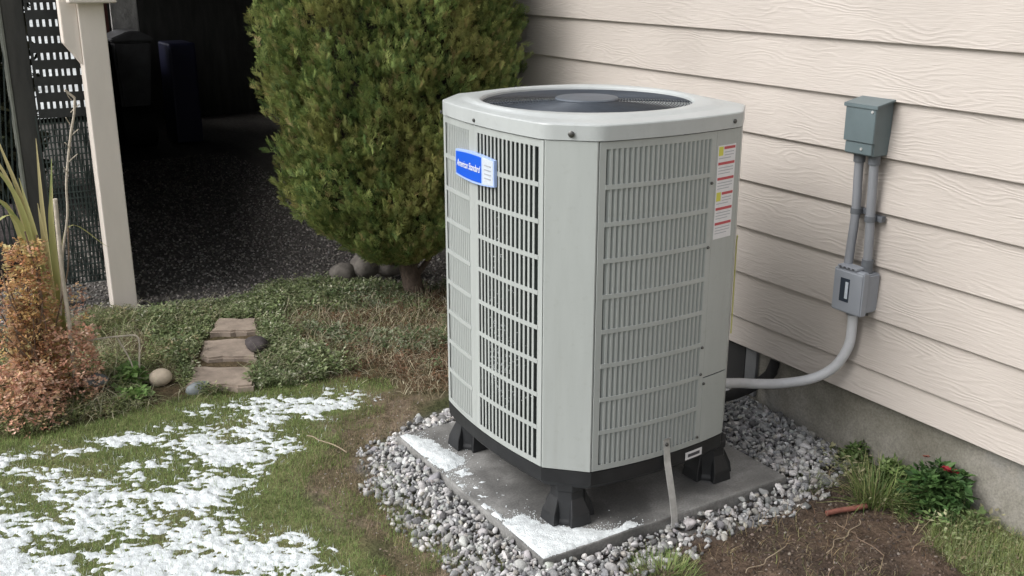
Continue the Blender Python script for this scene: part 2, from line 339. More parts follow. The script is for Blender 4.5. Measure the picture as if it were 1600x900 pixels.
# ---------------------------------------------------------------- ground sheet
def axis(a, b, st, far):
    mid = np.arange(a, b, st); o = []; q = st; v = b
    while v < far: o.append(v); q *= 1.18; v += q
    o.append(far); i = []; q = st; v = a - st
    while v > -far: i.append(v); q *= 1.18; v -= q
    i.append(-far); return np.array(i[::-1] + list(mid) + o)
gx, gy = axis(-.3, 2.75, .0125, 150), axis(1.2, 5.6, .0125, 150)
X, Y = np.meshgrid(gx, gy); Z = hgt(X, Y); nx, ny = len(gx), len(gy)
base = np.ones(X.shape + (3,)) * np.array([.06, .065, .03])
nz = fbm(X, Y, 6, 4, 3)[..., None]
base = base * (.75 + .5 * nz)
def paint(poly, col, w=.04, j=.06, alt=None, f=10):
    global base
    n = fbm(X, Y, f, 4, 41); k = sstep(-w, w, sdist(X, Y, poly) + j * (n - .5) * 2)[..., None]
    c = np.array(col)[None, None] * (.8 + .4 * fbm(X, Y, 23, 3, 8)[..., None])
    if alt is not None: c = c * (1 - sstep(.42, .62, fbm(X, Y, 5, 4, 61))[..., None]) + np.array(alt) * sstep(.42, .62, fbm(X, Y, 5, 4, 61))[..., None]
    base = base * (1 - k) + c * k
paint(LAWN, (.11, .125, .05), alt=(.14, .14, .065))
paint(WEED, (.075, .065, .035), alt=(.10, .075, .045))
paint(DIRT, (.19, .148, .11), w=.08, j=.12, alt=(.11, .09, .055))
paint(SOIL, (.095, .068, .050), w=.05, j=.08, alt=(.062, .046, .036))
paint(GRAV, (.13, .125, .12), w=.05)
paint(DARK, (.12, .112, .105), w=.08, j=.1)
i = np.arange(ny - 1)[:, None] * nx + np.arange(nx - 1)[None]
F = np.stack([i, i + 1, i + nx + 1, i + nx], -1).reshape(-1, 4)
obj('ground', mesh_np(np.stack([X, Y, Z], -1).reshape(-1, 3), F, base.reshape(-1, 3), True), M['ground'], kind='structure')

# ---------------------------------------------------------------- snow on the lawn
def snowmask(x, y):
    d = sdist(x, y, SNOW)
    # streaky breaks run along one diagonal
    u = x * .80 - y * .60; v = x * .60 + y * .80
    n1 = fbm(u * 1.0, v * 2.4, 10, 4, 101); n2 = fbm(x, y, 3.6, 3, 107); n3 = fbm(u, v * 1.9, 42, 3, 113)
    dens = .036 + .075 * sstep(0, 1.0, 1.15 - np.hypot((x - .10) * .9, (y - 2.35) * .9)) + .045 * sstep(.0, .12, d)
    n4 = fbm(u, v * 1.5, 75, 2, 127)
    n5 = fbm(u, v * 1.6, 6.5, 3, 131)
    q = .20 * n1 + .16 * n2 + .26 * n5 + .23 * n3 + .15 * n4
    q = q + dens - .570
    q = np.where(d < 0, np.minimum(q, d * 2), np.where(d < .06, q - (.06 - d) * 1.1, q))
    return q
sx_, sy_ = np.arange(-.35, 1.62, .0056), np.arange(1.95, 3.85, .0056)
X, Y = np.meshgrid(sx_, sy_); q = snowmask(X, Y)
t = sstep(0, .13, q)
Zs = hgt(X, Y) - .004 + t * (.007 + .009 * (fbm(X, Y, 45, 3, 120) - .3)) + np.where(q > 0, .001, -.006)
keep = q > -.02; nx, ny = len(sx_), len(sy_)
i = np.arange(ny - 1)[:, None] * nx + np.arange(nx - 1)[None]
F = np.stack([i, i + 1, i + nx + 1, i + nx], -1); kf = keep[:-1, :-1] | keep[1:, 1:]; F = F[kf]
used = np.unique(F); re = np.full(nx * ny, -1); re[used] = np.arange(len(used))
V = np.stack([X, Y, Zs], -1).reshape(-1, 3)[used]
o = obj('snow_patches', mesh_np(V, re[F], None, True), M['snow'], kind='stuff'); tag(o, 'thin broken snow melting off the lawn at the lower left', 'snow')
# far yard snow, seen only through the screen
xs, ys = np.linspace(-3, 9, 60), np.linspace(11.8, 60, 60); X, Y = np.meshgrid(xs, ys)
i = np.arange(59)[:, None] * 60 + np.arange(59)[None]
M['far_snow'] = mat('old_far_snow', (.48, .50, .50), .8, noise=(1.5, .35))
o = obj('snowy_yard', mesh_np(np.stack([X, Y, hgt(X, Y) + .04 + .05 * fbm(X, Y, 2, 3, 2)], -1).reshape(-1, 3), np.stack([i, i + 1, i + 61, i + 60], -1).reshape(-1, 4), None, True), M['far_snow'], kind='structure')

# ---------------------------------------------------------------- grass
def blade_proto(bend, segs=2, w=.5):
    V = []; F = []
    for k in range(segs + 1):
        t = k / segs; ww = w * (1 - t) ** .7 * .5 + .04; V += [(-ww, bend * t * t, t), (ww, bend * t * t, t)]
    for k in range(segs): F.append((2 * k, 2 * k + 1, 2 * k + 3, 2 * k + 2))
    sh = np.ones((len(V), 3))
    return np.array(V), np.array(F), sh
BL = [blade_proto(b) for b in (.15, .4, .8, 1.2)]
GREEN = [(.20, .29, .085), (.25, .32, .11), (.15, .24, .07), (.31, .33, .15), (.38, .31, .19)]
def grass(n, poly, bbox, length, width, cols, w=None, edge=.0, cond=None, tilt=.6, margin=0, frost=False):
    x = rng.uniform(bbox[0], bbox[1], n); y = rng.uniform(bbox[2], bbox[3], n)
    dd = sdist(x, y, poly) + .06 * (fbm(x, y, 9, 3, 55) - .5) * 2 if poly else np.ones(n)
    k = dd > margin
    if cond is not None: k &= cond(x, y)
    x, y = x[k], y[k]; n = len(x)
    L = rng.uniform(length[0], length[1], n); Wd = rng.uniform(width[0], width[1], n)
    pos = np.stack([x, y, hgt(x, y) - .002], -1)
    c = palette(n, cols, w, .18)
    c = c * (.75 + .5 * fbm(x, y, 7, 3, 66))[:, None]
    if frost:
        qq = snowmask(x, y); fr_ = rng.random(n) < .30 * sstep(-.03, .03, qq); c = np.where(fr_[:, None], np.array([.78, .83, .84]), c)
    return scatter(BL, pos, rots(rng.uniform(0, 6.28, n), rng.normal(0, tilt, n), np.zeros(n)), np.stack([Wd, L, L], -1), c)
def join(parts):
    if any(p[1].shape[1] == 3 for p in parts): parts = [(v, f if f.shape[1] == 3 else np.concatenate([f[:, :3], f[:, [0, 2, 3]]]), c) for v, f, c in parts]
    V = []; F = []; Cc = []; o = 0
    for v, f, c in parts: V.append(v); F.append(f + o); Cc.append(c); o += len(v)
    return np.concatenate(V), np.concatenate(F), np.concatenate(Cc)
lawn = grass(260000, LAWN, (-.25, 1.66, 1.75, 3.9), (.006, .019), (.0015, .003), GREEN, [.3, .3, .2, .14, .06], cond=lambda x, y: (snowmask(x, y) < .02) | (rng.random(len(x)) < .22), tilt=.95, frost=True)
o = obj('lawn_grass', mesh_np(*lawn), M['leaf'], kind='stuff'); tag(o, 'short green lawn grass showing between the snow patches', 'grass')
dirtg = grass(38000, DIRT, (.9, 1.7, 1.75, 3.6), (.010, .028), (.0014, .0026), [(.38, .30, .20), (.26, .20, .13), (.15, .18, .07)], [.4, .35, .25], tilt=1.3)
dirtg2 = grass(60000, DIRT, (.9, 1.7, 1.75, 3.6), (.010, .026), (.0014, .0026), GREEN[:4], None, tilt=.8, cond=lambda x, y: fbm(x, y, 7, 3, 202) > .56)
o = obj('sparse_turf', mesh_np(*join([dirtg, dirtg2])), M['dry'], kind='stuff'); tag(o, 'thin brown and green turf on bare dirt beside the gravel', 'grass')

# ---------------------------------------------------------------- stones
def ico(sub):
    b = bmesh.new(); bmesh.ops.create_icosphere(b, subdivisions=sub, radius=1); b.verts.ensure_lookup_table()
    V = np.array([v.co[:] for v in b.verts]); F = np.array([[v.index for v in f.verts] for f in b.faces]); b.free(); return V, F
def crushed(sub, cuts):
    V, F = ico(sub); V = V.copy()
    for _ in range(cuts):
        n = rng.standard_normal(3); n /= np.linalg.norm(n); dd = rng.uniform(.38, .72); t = V @ n; k = t > dd; V[k] -= np.outer(t[k] - dd, n)
    V *= rng.uniform(.65, 1.2, 3) * np.array([1, 1, .8]); return V, F
ST = [crushed(2, 16) for _ in range(14)]; PB = [crushed(1, 5) for _ in range(10)]
PAD = (1.36, 2.281, 2.052, 2.965)
n = 26000; x = rng.uniform(1.05, 2.75, n); y = rng.uniform(1.75, 3.4, n)
dg = sdist(x, y, GRAV) + .05 * (fbm(x, y, 12, 3, 71) - .5) * 2
inpad = (x > PAD[0] - .004) & (x < PAD[1] + .004) & (y > PAD[2] - .004) & (y < PAD[3] + .004)
k = (dg > -.03) & (~inpad) & ((dg > .02) | (rng.random(n) < .35)) & (x < 2.665)
x, y, dg = x[k], y[k], dg[k]; n = len(x)
sz = np.exp(rng.normal(math.log(.0112), .30, n)).clip(.004, .020) * np.where(rng.random(n) < .15, 1.35, 1)
lift = .014 * sstep(0, .1, dg); z = hgt(x, y) + .017 * sstep(.0, .14, dg) + rng.uniform(0, 1, n) ** 1.3 * lift + .004
c = palette(n, [(.36, .355, .35), (.26, .26, .265), (.50, .495, .485), (.13, .13, .133), (.31, .295, .27)], [.28, .27, .2, .17, .08], .14)
V, F, Cc = scatter(ST, np.stack([x, y, z], -1), randrot(n), sz, c)
o = obj('gravel_border', mesh_np(V, F, Cc), M['stone_att'], kind='stuff'); tag(o, 'loose crushed grey gravel around the square concrete pad', 'gravel')
# dark gravel under the deck
n = 30000; y = 4.55 + 4.6 * rng.random(n) ** 1.15; x = rng.uniform(.15, 3.4, n)
k = (sdist(x, y, DARK) + .1 * (fbm(x, y, 6, 3, 72) - .5) > .0) & (x < 2.66); x, y = x[k], y[k]; n = len(x)
c = palette(n, [(.27, .25, .23), (.185, .17, .155), (.42, .395, .365), (.105, .095, .088)], [.33, .34, .10, .23], .2)
V, F, Cc = scatter(PB, np.stack([x, y, hgt(x, y) + .002], -1), randrot(n), rng.uniform(.005, .0125, n), c)
o = obj('dark_gravel', mesh_np(V, F, Cc), M['stone_att'], kind='stuff'); tag(o, 'dark damp gravel floor in the shade beneath the deck', 'gravel')

def rock(name, c, size, m, label, cat, seed, group=None, rz=0, sub=3, cuts=4, sm=True):
    global rng
    keep_ = rng; rng = np.random.default_rng(seed); V, F = ico(sub)
    for _ in range(cuts):
        nn = rng.standard_normal(3); nn /= np.linalg.norm(nn); dd = rng.uniform(.7, .9); tt = V @ nn; kk = tt > dd; V[kk] -= np.outer((tt[kk] - dd) * .7, nn)
    V = V * (1 + .05 * (vnoise(V[:, 0] * 2 + 9, V[:, 1] * 2 + V[:, 2] * 1.7 + 4, seed)[:, None] - .5) * 2)
    rng = keep_; V = V * (np.array(size) / 2); cz, sz_ = math.cos(rz), math.sin(rz)
    V = np.stack([V[:, 0] * cz - V[:, 1] * sz_, V[:, 0] * sz_ + V[:, 1] * cz, V[:, 2]], -1) + np.array(c)
    o = obj(name, mesh_np(V, F, None, sm), m, loc=(c[0], c[1], c[2] - size[2] / 2)); return tag(o, label, cat, group)
h = lambda x, y: float(hgt(np.array([x]), np.array([y]))[0])
rock('cobble', (.812, 3.985, h(.81, 3.98) + .032), (.092, .085, .07), M['rock_tan'], 'smooth oval tan cobble beside the leafy green weed', 'stone', 1, cuts=1)
rock('cobble', (.575, 4.02, h(.57, 4.02) + .022), (.10, .09, .065), M['rock_blue'], 'grey cobble in dead leaves at the foot of the orange shrub', 'stone', 2, cuts=2)
rock('cobble', (.925, 3.845, h(.92, 3.84) + .008), (.105, .07, .06), M['rock_blue'], 'bluish cobble tucked under the front corner of the lowest step slab', 'stone', 3, cuts=2)
rock('broken_rock', (1.235, 4.075, h(1.23, 4.07) + .042), (.11, .13, .07), M['rock_dark'], 'dark jagged rock lying on the right end of the step slabs', 'stone', 4, cuts=16, sub=2, sm=False)
rock('cobble', (1.965, 4.88, h(1.95, 4.85) + .055), (.14, .13, .12), M['rock'], 'leftmost of the three round stones edging the shrub bed', 'stone', 5)
rock('cobble', (2.085, 4.87, h(2.06, 4.87) + .085), (.16, .15, .15), M['rock'], 'middle of the three round stones edging the shrub bed', 'stone', 6)
rock('cobble', (2.225, 4.86, h(2.2, 4.86) + .095), (.20, .17, .16), M['rock'], 'rightmost and biggest round stone in front of the shrub trunk', 'stone', 7)
rock('rust_rock', (.985, 2.27, h(.98, 2.27) + .006), (.035, .03, .022), mat('rusty_clod', (.28, .10, .05), .9, noise=(60, .3)), 'small rust red clod on the dirt between snow and gravel', 'stone', 8, sub=2)
for j, (px, py, s, lb) in enumerate([(.42, 6.0, .55, 'big dark boulder behind the left dead shrub and the screen post'), (.12, 6.3, .5, 'dark boulder at the left edge behind the tall strap leaves'), (.62, 6.9, .42, 'smaller dark boulder deeper under the screen netting')]):
    rock('boulder', (px, py, h(px, py) + s * .2), (s, s * .8, s * .55), M['rock_dark'], lb, 'boulder', 20 + j, cuts=6)

# ---------------------------------------------------------------- step slabs
def slab(poly, z0, th, label, seed):
    b = bmesh.new(); r = random.Random(seed); P = []
    for k in range(4):
        a, c2 = Vector(poly[k]), Vector(poly[(k + 1) % 4])
        for q in range(5): p = a.lerp(c2, q / 5); P.append((p.x + r.uniform(-.010, .010), p.y + r.uniform(-.010, .010)))
    vs = [b.verts.new((p[0], p[1], z0 + th)) for p in P]; f = b.faces.new(vs)
    if f.normal.z < 0: f.normal_flip()
    e = bmesh.ops.extrude_face_region(b, geom=[f])
    for v in e['geom']:
        if isinstance(v, bmesh.types.BMVert): v.co.z -= th
    bmesh.ops.recalc_face_normals(b, faces=b.faces)
    bmesh.ops.bevel(b, geom=[q for q in b.edges if all(v.co.z > z0 + th * .5 for v in q.verts)], offset=.008, segments=2, affect='EDGES')
    c = (sum(p[0] for p in P) / 20, sum(p[1] for p in P) / 20, z0)
    return tag(obj('step_slab', b, M['paver'], loc=c), label, 'paving slab')
slab([(.885, 3.87), (1.10, 3.735), (1.175, 3.92), (.965, 4.06)], -0.087, .055, 'lowest brown stone step slab with a mossy reddish front edge', 1)
slab([(.995, 4.10), (1.20, 3.985), (1.285, 4.20), (1.075, 4.305)], -0.082, .066, 'middle brown step slab with the dark rock on its right end', 2)
slab([(1.125, 4.365), (1.30, 4.275), (1.355, 4.44), (1.20, 4.52)], -0.078, .072, 'farthest and smallest brown step slab below the green weeds', 3)

# ---------------------------------------------------------------- house: foundation, siding planks
WX = 2.64
house = thing('house_wall', 'beige lap sided house wall on a concrete foundation right of the outdoor unit', 'house', (WX, 2, -.3))
obj('foundation', boxm(2.668, 3.0, -2.2, 5.0, -.35, .205), M['foundation'], house)
obj('sill_flashing', boxm(2.652, 3.0, -2.2, 5.0, .190, .225), M['seam'], house)
LZ = [.185, .289] + [.289 + .1715 * k for k in range(1, 17)]
for k in range(len(LZ) - 1):
    z0, z1 = LZ[k], LZ[k + 1]; b = bmesh.new(); r = random.Random(k); ns = 48
    rows = []
    for q in range(ns + 1):
        yy = -2.2 + 7.2 * q / ns; w = .0006 * math.sin(yy * 2.1 + k) + r.uniform(-.0003, .0003)
        rows.append([b.verts.new((xx + w, yy, zz)) for xx, zz in ((WX + .004, z1 + .02), (WX - .0135, z0 + .002), (WX - .012, z0), (WX + .006, z0), (WX + .018, z1 + .02))])
    for a, c2 in zip(rows[:-1], rows[1:]):
        for e in range(5): b.faces.new((a[e], a[(e + 1) % 5], c2[(e + 1) % 5], c2[e]))
    b.faces.new(rows[0]); b.faces.new(rows[-1][::-1]); bmesh.ops.recalc_face_normals(b, faces=b.faces)
    obj('siding_plank', b, M['siding'], house)
obj('wall_core', boxm(2.665, 6.9, -2.2, 4.98, .21, 3.0), M['seam'], house)
obj('corner_board', boxm(WX - .02, WX + .09, 4.985, 5.01, .185, 3.0, bev=.002), M['wood_beige'], house)

# ---------------------------------------------------------------- concrete pad with snow
def padmesh():
    b = bmesh.new(); b_box(b, PAD[0], PAD[1], PAD[2], PAD[3], -.075, 0, bev=.006, seg=2); return b
pad = obj('concrete_pad', padmesh(), M['pad'], loc=(1.82, 2.5, -.075)); tag(pad, 'square grey concrete pad under the outdoor unit', 'concrete pad')
sx_, sy_ = np.arange(PAD[0] - .002, PAD[1], .005), np.arange(PAD[2] - .002, PAD[3], .005); X, Y = np.meshgrid(sx_, sy_)
FR = [(1.345, 2.035), (1.345, 2.28), (1.45, 2.30), (1.50, 2.175), (1.56, 2.115), (1.68, 2.085), (1.72, 2.035)]
LF = [(1.345, 2.62), (1.345, 2.955), (1.44, 2.955), (1.43, 2.85), (1.465, 2.76), (1.455, 2.66), (1.40, 2.60)]
LT = [(1.34, 2.25), (1.34, 2.64), (1.40, 2.62), (1.395, 2.28)]
q = np.maximum(sdist(X, Y, FR) * 3 + .22 * (fbm(X, Y, 22, 4, 300) - .48), sdist(X, Y, LF) * 2.6 + .30 * (fbm(X, Y, 16, 4, 305) - .50))
q = np.maximum(q, np.minimum(sdist(X, Y, LT), .03) * 1.2 + .6 * (fbm(X, Y, 34, 4, 309) - .60))
en = .004 + .014 * np.maximum(fbm(X, Y, 30, 3, 330) - .45, 0); e = np.minimum(np.minimum(X - PAD[0], PAD[1] - X), np.minimum(Y - PAD[2], PAD[3] - Y))
q = np.where(e < en + .004, np.minimum(q, (e - en) * 12), q)
Zs = .0006 + sstep(0, .20, q) * .008 - np.where(q < 0, .004, 0) + .0015 * (fbm(X, Y, 60, 3, 311) - .5) * (q > 0)
nx = len(sx_); ny = len(sy_); i = np.arange(ny - 1)[:, None] * nx + np.arange(nx - 1)[None]
F = np.stack([i, i + 1, i + nx + 1, i + nx], -1); F = F[(q[:-1, :-1] > -.01) | (q[1:, 1:] > -.01)]
used = np.unique(F); re = np.full(nx * ny, -1); re[used] = np.arange(len(used))
o = obj('pad_snow', mesh_np(np.stack([X, Y, Zs], -1).reshape(-1, 3)[used], re[F], None, True), M['snow'], kind='stuff'); tag(o, 'powdery snow drifted on the front corner and left edge of the concrete pad', 'snow')

n = 14000; x = rng.uniform(PAD[0] + .004, PAD[1] - .3, n); y = rng.uniform(PAD[2] + .004, PAD[3] - .02, n)
dd = np.maximum(sdist(x, y, FR), sdist(x, y, LF)); dl = x - PAD[0]; k = rng.random(n) < np.exp(-np.maximum(-dd, 0) / .018) * .8 + .5 * np.exp(-dl / .03) * sstep(.4, .6, fbm(x, y, 14, 3, 316)); x, y = x[k], y[k]; n = len(x)
V, F, _ = scatter(PB, np.stack([x, y, np.full(n, .0008)], -1), randrot(n), rng.uniform(.0009, .0032, n), np.ones((n, 3)))
o = obj('snow_grains', mesh_np(V, F), M['snow'], kind='stuff'); tag(o, 'loose snow grains sprinkled over the damp pad beside the drifts', 'snow')

# ---------------------------------------------------------------- the outdoor unit
UX, UY = 1.806, 2.492; HX, HY, SXF, SYF, BOW = .346, .376, .243, .275, .024
Z0, Z1 = .180, 1.115
unit = thing('condenser_unit', 'tall light grey louvred outdoor unit with fan guard on top, standing on the pad', 'heat pump', (UX, UY, 0))
def fp(face, s, out, z):
    if face in 'FB':
        bw = BOW * (1 - (s / SXF) ** 2); p = (UX + s, UY - (HY + bw + out)) if face == 'F' else (UX - s, UY + (HY + bw + out))
    else:
        bw = BOW * (1 - (s / SYF) ** 2); p = (UX - (HX + bw + out), UY + s) if face == 'L' else (UX + (HX + bw + out), UY - s)
    return Vector((p[0], p[1], z))
def fang(face, s):               # outward yaw of the surface (local x along s, -y outward)
    e = 1e-3; a, b = fp(face, s - e, 0, 0), fp(face, s + e, 0, 0); return math.atan2(b.y - a.y, b.x - a.x)
def sheet(face, s0, s1, z0, z1, o0=-.002, o1=0., n=8):
    b = bmesh.new(); rows = []
    for k in range(n + 1):
        s = s0 + (s1 - s0) * k / n; rows.append([b.verts.new(fp(face, s, o, z)) for o, z in ((o1, z0), (o1, z1), (o0, z1), (o0, z0))])
    for a, c2 in zip(rows[:-1], rows[1:]):
        for e in range(4): b.faces.new((a[e], a[(e + 1) % 4], c2[(e + 1) % 4], c2[e]))
    b.faces.new(rows[0]); b.faces.new(rows[-1]); bmesh.ops.recalc_face_normals(b, faces=b.faces); return b
def merge(bl):
    o = bmesh.new()
    for b in bl:
        me = bpy.data.meshes.new('x'); b.to_mesh(me); b.free(); o.from_mesh(me); bpy.data.meshes.remove(me)
    return o
NROW = 9; PT, PB_ = Z1 - .022, Z0 + .020     # slot field top and bottom
rowh = (PT - PB_) / NROW
def louver_panel(face, s0, s1, ncol, side, reach=.9):
    """side +1: vane starts at the high-s bar of each slot and slants inward to low s"""
    fr = merge([sheet(face, s0 - .018, s1 + .018, PT, Z1 - .003), sheet(face, s0 - .018, s1 + .018, Z0 + .003, PB_),
                sheet(face, s0 - .018, s0, PB_, PT), sheet(face, s1, s1 + .018, PB_, PT)])
    pan = obj('louver_panel', fr, M['unit'], unit)
    pitch = (s1 - s0) / ncol; bw = pitch * .41; sw = pitch - bw
    b = bmesh.new(); b_box(b, -bw / 2, bw / 2, 0, .0022, PB_, PT)
    me = bpy.data.meshes.new('slat')
    # the vane: a leaning strip behind the slot
    s_e = -side * bw / 2; x1 = s_e - side * (sw * reach); dpt = max(sw * 1.15 * reach, .003)
    p = [(s_e, .001), (x1, dpt), (x1, dpt + .0012), (s_e, .0024)]
    vs = [[b.verts.new((xx, yy, zz)) for xx, yy in p] for zz in (PB_, PT)]
    for e in range(4): b.faces.new((vs[0][e], vs[0][(e + 1) % 4], vs[1][(e + 1) % 4], vs[1][e]))
    bmesh.ops.recalc_face_normals(b, faces=b.faces); b.to_mesh(me); b.free(); me.materials.append(M['unit'])
    for k in range(ncol + 1):
        if (side > 0 and k == 0) or (side < 0 and k == ncol): continue
        s = s0 + pitch * k + (0 if 0 < k < ncol else (bw / 2 if k == 0 else -bw / 2) * 0)
        o = bpy.data.objects.new('slat', me); C.objects.link(o); o.parent = pan
        w = fp(face, s, -.0004, 0); o.location = w - Vector((UX, UY, 0)); o.rotation_euler = (0, 0, fang(face, s))
        if face == 'L': o.rotation_euler.z = fang(face, s) + math.pi
    cr = []
    for k in range(1, NROW):
        z = PB_ + rowh * k
        obj('cross_bar', sheet(face, s0 - .001, s1 + .001, z - .0062, z + .0062, -.0012, .0011), M['unit'], pan)
    return pan
louver_panel('F', -.223, .122, 22, +1, .70)
louver_panel('L', -.256, .032, 15, +1, .12)     # on this face local x runs opposite to s
louver_panel('L', .078, .256, 13, -1, .72)
obj('center_rib', sheet('L', .0505, .0595, Z0 + .003, Z1 - .003), M['unit'], unit)
# plain sheets: service side, corners, back, right
obj('service_panel', sheet('F', .1405, .240, .392, Z1 - .003), M['unit'], unit)
obj('access_cover', sheet('F', .1405, .240, Z0 + .003, .3885, -.002, .0006), M['unit'], unit)
obj('back_panel', sheet('B', -.240, .240, Z0 + .003, Z1 - .003), M['unit'], unit)
obj('side_panel', sheet('R', -.272, .272, Z0 + .003, Z1 - .003), M['unit'], unit)
def corner(sxn, syn):
    a = Vector((UX + sxn * HX, UY + syn * SYF)); b2 = Vector((UX + sxn * SXF, UY + syn * HY)); t = (b2 - a).normalized(); nrm = Vector((sxn, syn)).normalized()
    if nrm.dot(Vector((t.y, -t.x))) > 0: nn = Vector((t.y, -t.x))
    else: nn = Vector((-t.y, t.x))
    a = a + t * .0015; b2 = b2 - t * .0015
    pr = [a - nn * .012 - Vector((0, 0)), a - nn * .002 , a + nn * .001 + t * .003, b2 + nn * .001 - t * .003, b2 - nn * .002, b2 - nn * .012, b2 - nn * .012 - t * .003, b2 - nn * .004 - t * .004, a - nn * .004 + t * .004, a - nn * .012 + t * .003]
    b = bmesh.new(); lo = [b.verts.new((p.x, p.y, Z0 + .002)) for p in pr]; hi = [b.verts.new((p.x, p.y, Z1 - .002)) for p in pr]; n = len(pr)
    for k in range(n): b.faces.new((lo[k], lo[(k + 1) % n], hi[(k + 1) % n], hi[k]))
    b.faces.new(lo); b.faces.new(hi); bmesh.ops.recalc_face_normals(b, faces=b.faces); return b
for a, b2 in ((-1, -1), (1, -1), (-1, 1), (1, 1)): obj('corner_post', corner(a, b2), M['unit'], unit)
# coil behind the louvres
def outline(off, n=8):
    P = []
    for f, L_ in (('F', SXF), ('R', SYF), ('B', SXF), ('L', SYF)):
        rng_ = [(-L_ + 2 * L_ * k / n) for k in range(n + 1)]
        if f == 'L': rng_ = rng_[::-1]
        if f == 'R': rng_ = rng_[::-1]
        P += [fp(f, s, off, 0).xy for s in rng_]
    return P
def prism(off, z0, z1, n=8, offtop=None):
    b = bmesh.new(); lo = [b.verts.new((p.x, p.y, z0)) for p in outline(off, n)]; hi = [b.verts.new((p.x, p.y, z1)) for p in outline(off if offtop is None else offtop, n)]; m = len(lo)
    for k in range(m): b.faces.new((lo[k], lo[(k + 1) % m], hi[(k + 1) % m], hi[k]))
    b.faces.new(lo); b.faces.new(hi); bmesh.ops.recalc_face_normals(b, faces=b.faces); return b
def coil():
    b = prism(-.030, Z0, Z1 - .02); return b
cb_ = coil(); bmesh.ops.delete(cb_, geom=[f for f in cb_.faces if f.normal.z > .9], context='FACES_ONLY'); obj('coil', cb_, M['coil'], unit)
n = 420; s = -.04 - .13 * np.abs(rng.standard_normal(n)) * .6 + .05; z = np.concatenate([rng.normal(.40, .05, 260), rng.normal(.52, .03, 60), rng.uniform(.3, .9, 100)])
s = np.clip(s, -.24, .03)
pos = np.array([fp('L', a, -.022, b2)[:] for a, b2 in zip(s, z)]); V, F, _ = scatter(PB, pos, randrot(n), rng.uniform(.0015, .0045, n), np.ones((n, 3)))
obj('blown_snow', mesh_np(V, F), M['snow'], unit, kind='stuff')
# base pan
obj('base_pan', merge([prism(-.001, .139, .179), prism(-.014, .124, .1395, offtop=-.003)]), M['black'], unit)
# cap with round opening
NA = 128; pol = outline(.004, 16)
def ray_r(off, w):
    P = outline(off, 16); d = Vector((math.cos(w), math.sin(w))); best = 0
    for k in range(len(P)):
        a = P[k] - Vector((UX, UY)); b2 = P[(k + 1) % len(P)] - Vector((UX, UY)); e = b2 - a; den = d.x * e.y - d.y * e.x
        if abs(den) < 1e-9: continue
        t = (a.x * e.y - a.y * e.x) / den; u = (a.x * d.y - a.y * d.x) / den
        if t > 0 and -1e-6 <= u <= 1 + 1e-6: best = max(best, t)
    return best
RO = .312; OX = -.016
def capmesh():
    V = []; F = []; rings = [(.000, 0, Z1 - .0005), (.0055, 0, Z1), (.0055, 0, Z1 + .033), (.003, 0, Z1 + .040), (-.004, 0, Z1 + .0455), (-.014, 0, Z1 + .0485), (None, .25, 0), (None, .6, 0), (None, .9, 0), (None, 1, 0)]
    base_r = {}
    for k in range(NA):
        w = 2 * math.pi * k / NA; base_r[k] = {o: ray_r(o, w) for o in (.000, .0055, .0050, .003, -.004, -.014)}
    prof = [('o', .000, Z1 - .0005), ('o', .0055, Z1), ('o', .0050, Z1 + .0375), ('o', .003, Z1 + .0405), ('o', -.004, Z1 + .0425), ('o', -.014, Z1 + .0445), ('m', .30, Z1 + .046), ('m', .40, Z1 + .0475), ('m', .55, Z1 + .0535), ('m', .65, Z1 + .055), ('m', .93, Z1 + .0555), ('m', 1, Z1 + .0535), ('c', RO - .004, Z1 + .049), ('c', RO - .007, Z1 + .035), ('c', RO - .009, Z1 - .03)]
    for kind, a, z in prof:
        for k in range(NA):
            w = 2 * math.pi * k / NA
            r = base_r[k][a] if kind == 'o' else (base_r[k][-.014] * (1 - a) + RO * a if kind == 'm' else a)
            dxo = OX * (a if kind == 'm' else (1 if kind == 'c' else 0)); V.append((UX + dxo + r * math.cos(w), UY + r * math.sin(w), z))
    for i in range(len(prof) - 1):
        for k in range(NA): F.append((i * NA + k, i * NA + (k + 1) % NA, (i + 1) * NA + (k + 1) % NA, (i + 1) * NA + k))
    me = bpy.data.meshes.new('cap'); me.from_pydata(V, [], F); me.update(); smooth(me, 24); return me
cap = obj('top_cap', capmesh(), M['unit_top'], unit)
def screw(p, nrm, r=.0065, parent=None):
    n = Vector(nrm).normalized(); p = Vector(p); me = tube([p, p + n * .0022, p + n * .0042], [r, r, r * .7], 10); return obj('screw', me, M['screw'], parent or unit)
cm = Vector((-1, -1.0, 0)); pc = (Vector((UX - HX, UY - SYF, 0)) + Vector((UX - SXF, UY - HY, 0))) / 2
screw(pc + Vector((-.0045, -.0045, Z1 + .016)), (-.71, -.70, 0), .0085)
screw(fp('F', .205, .0055, Z1 + .018), (0, -1, 0)); screw(fp('L', .036, .0055, Z1 + .012), (-1, 0, 0), .0055)
screw(fp('L', .062, .0055, Z1 + .012) + Vector((0, .17, 0)), (-1, 0, 0), .0055)
for z in (.970, .787, .488, .405, .372, .205): screw(fp('F', .1275 if z != .372 else .143, .001, z), (0, -1, 0), .0045)
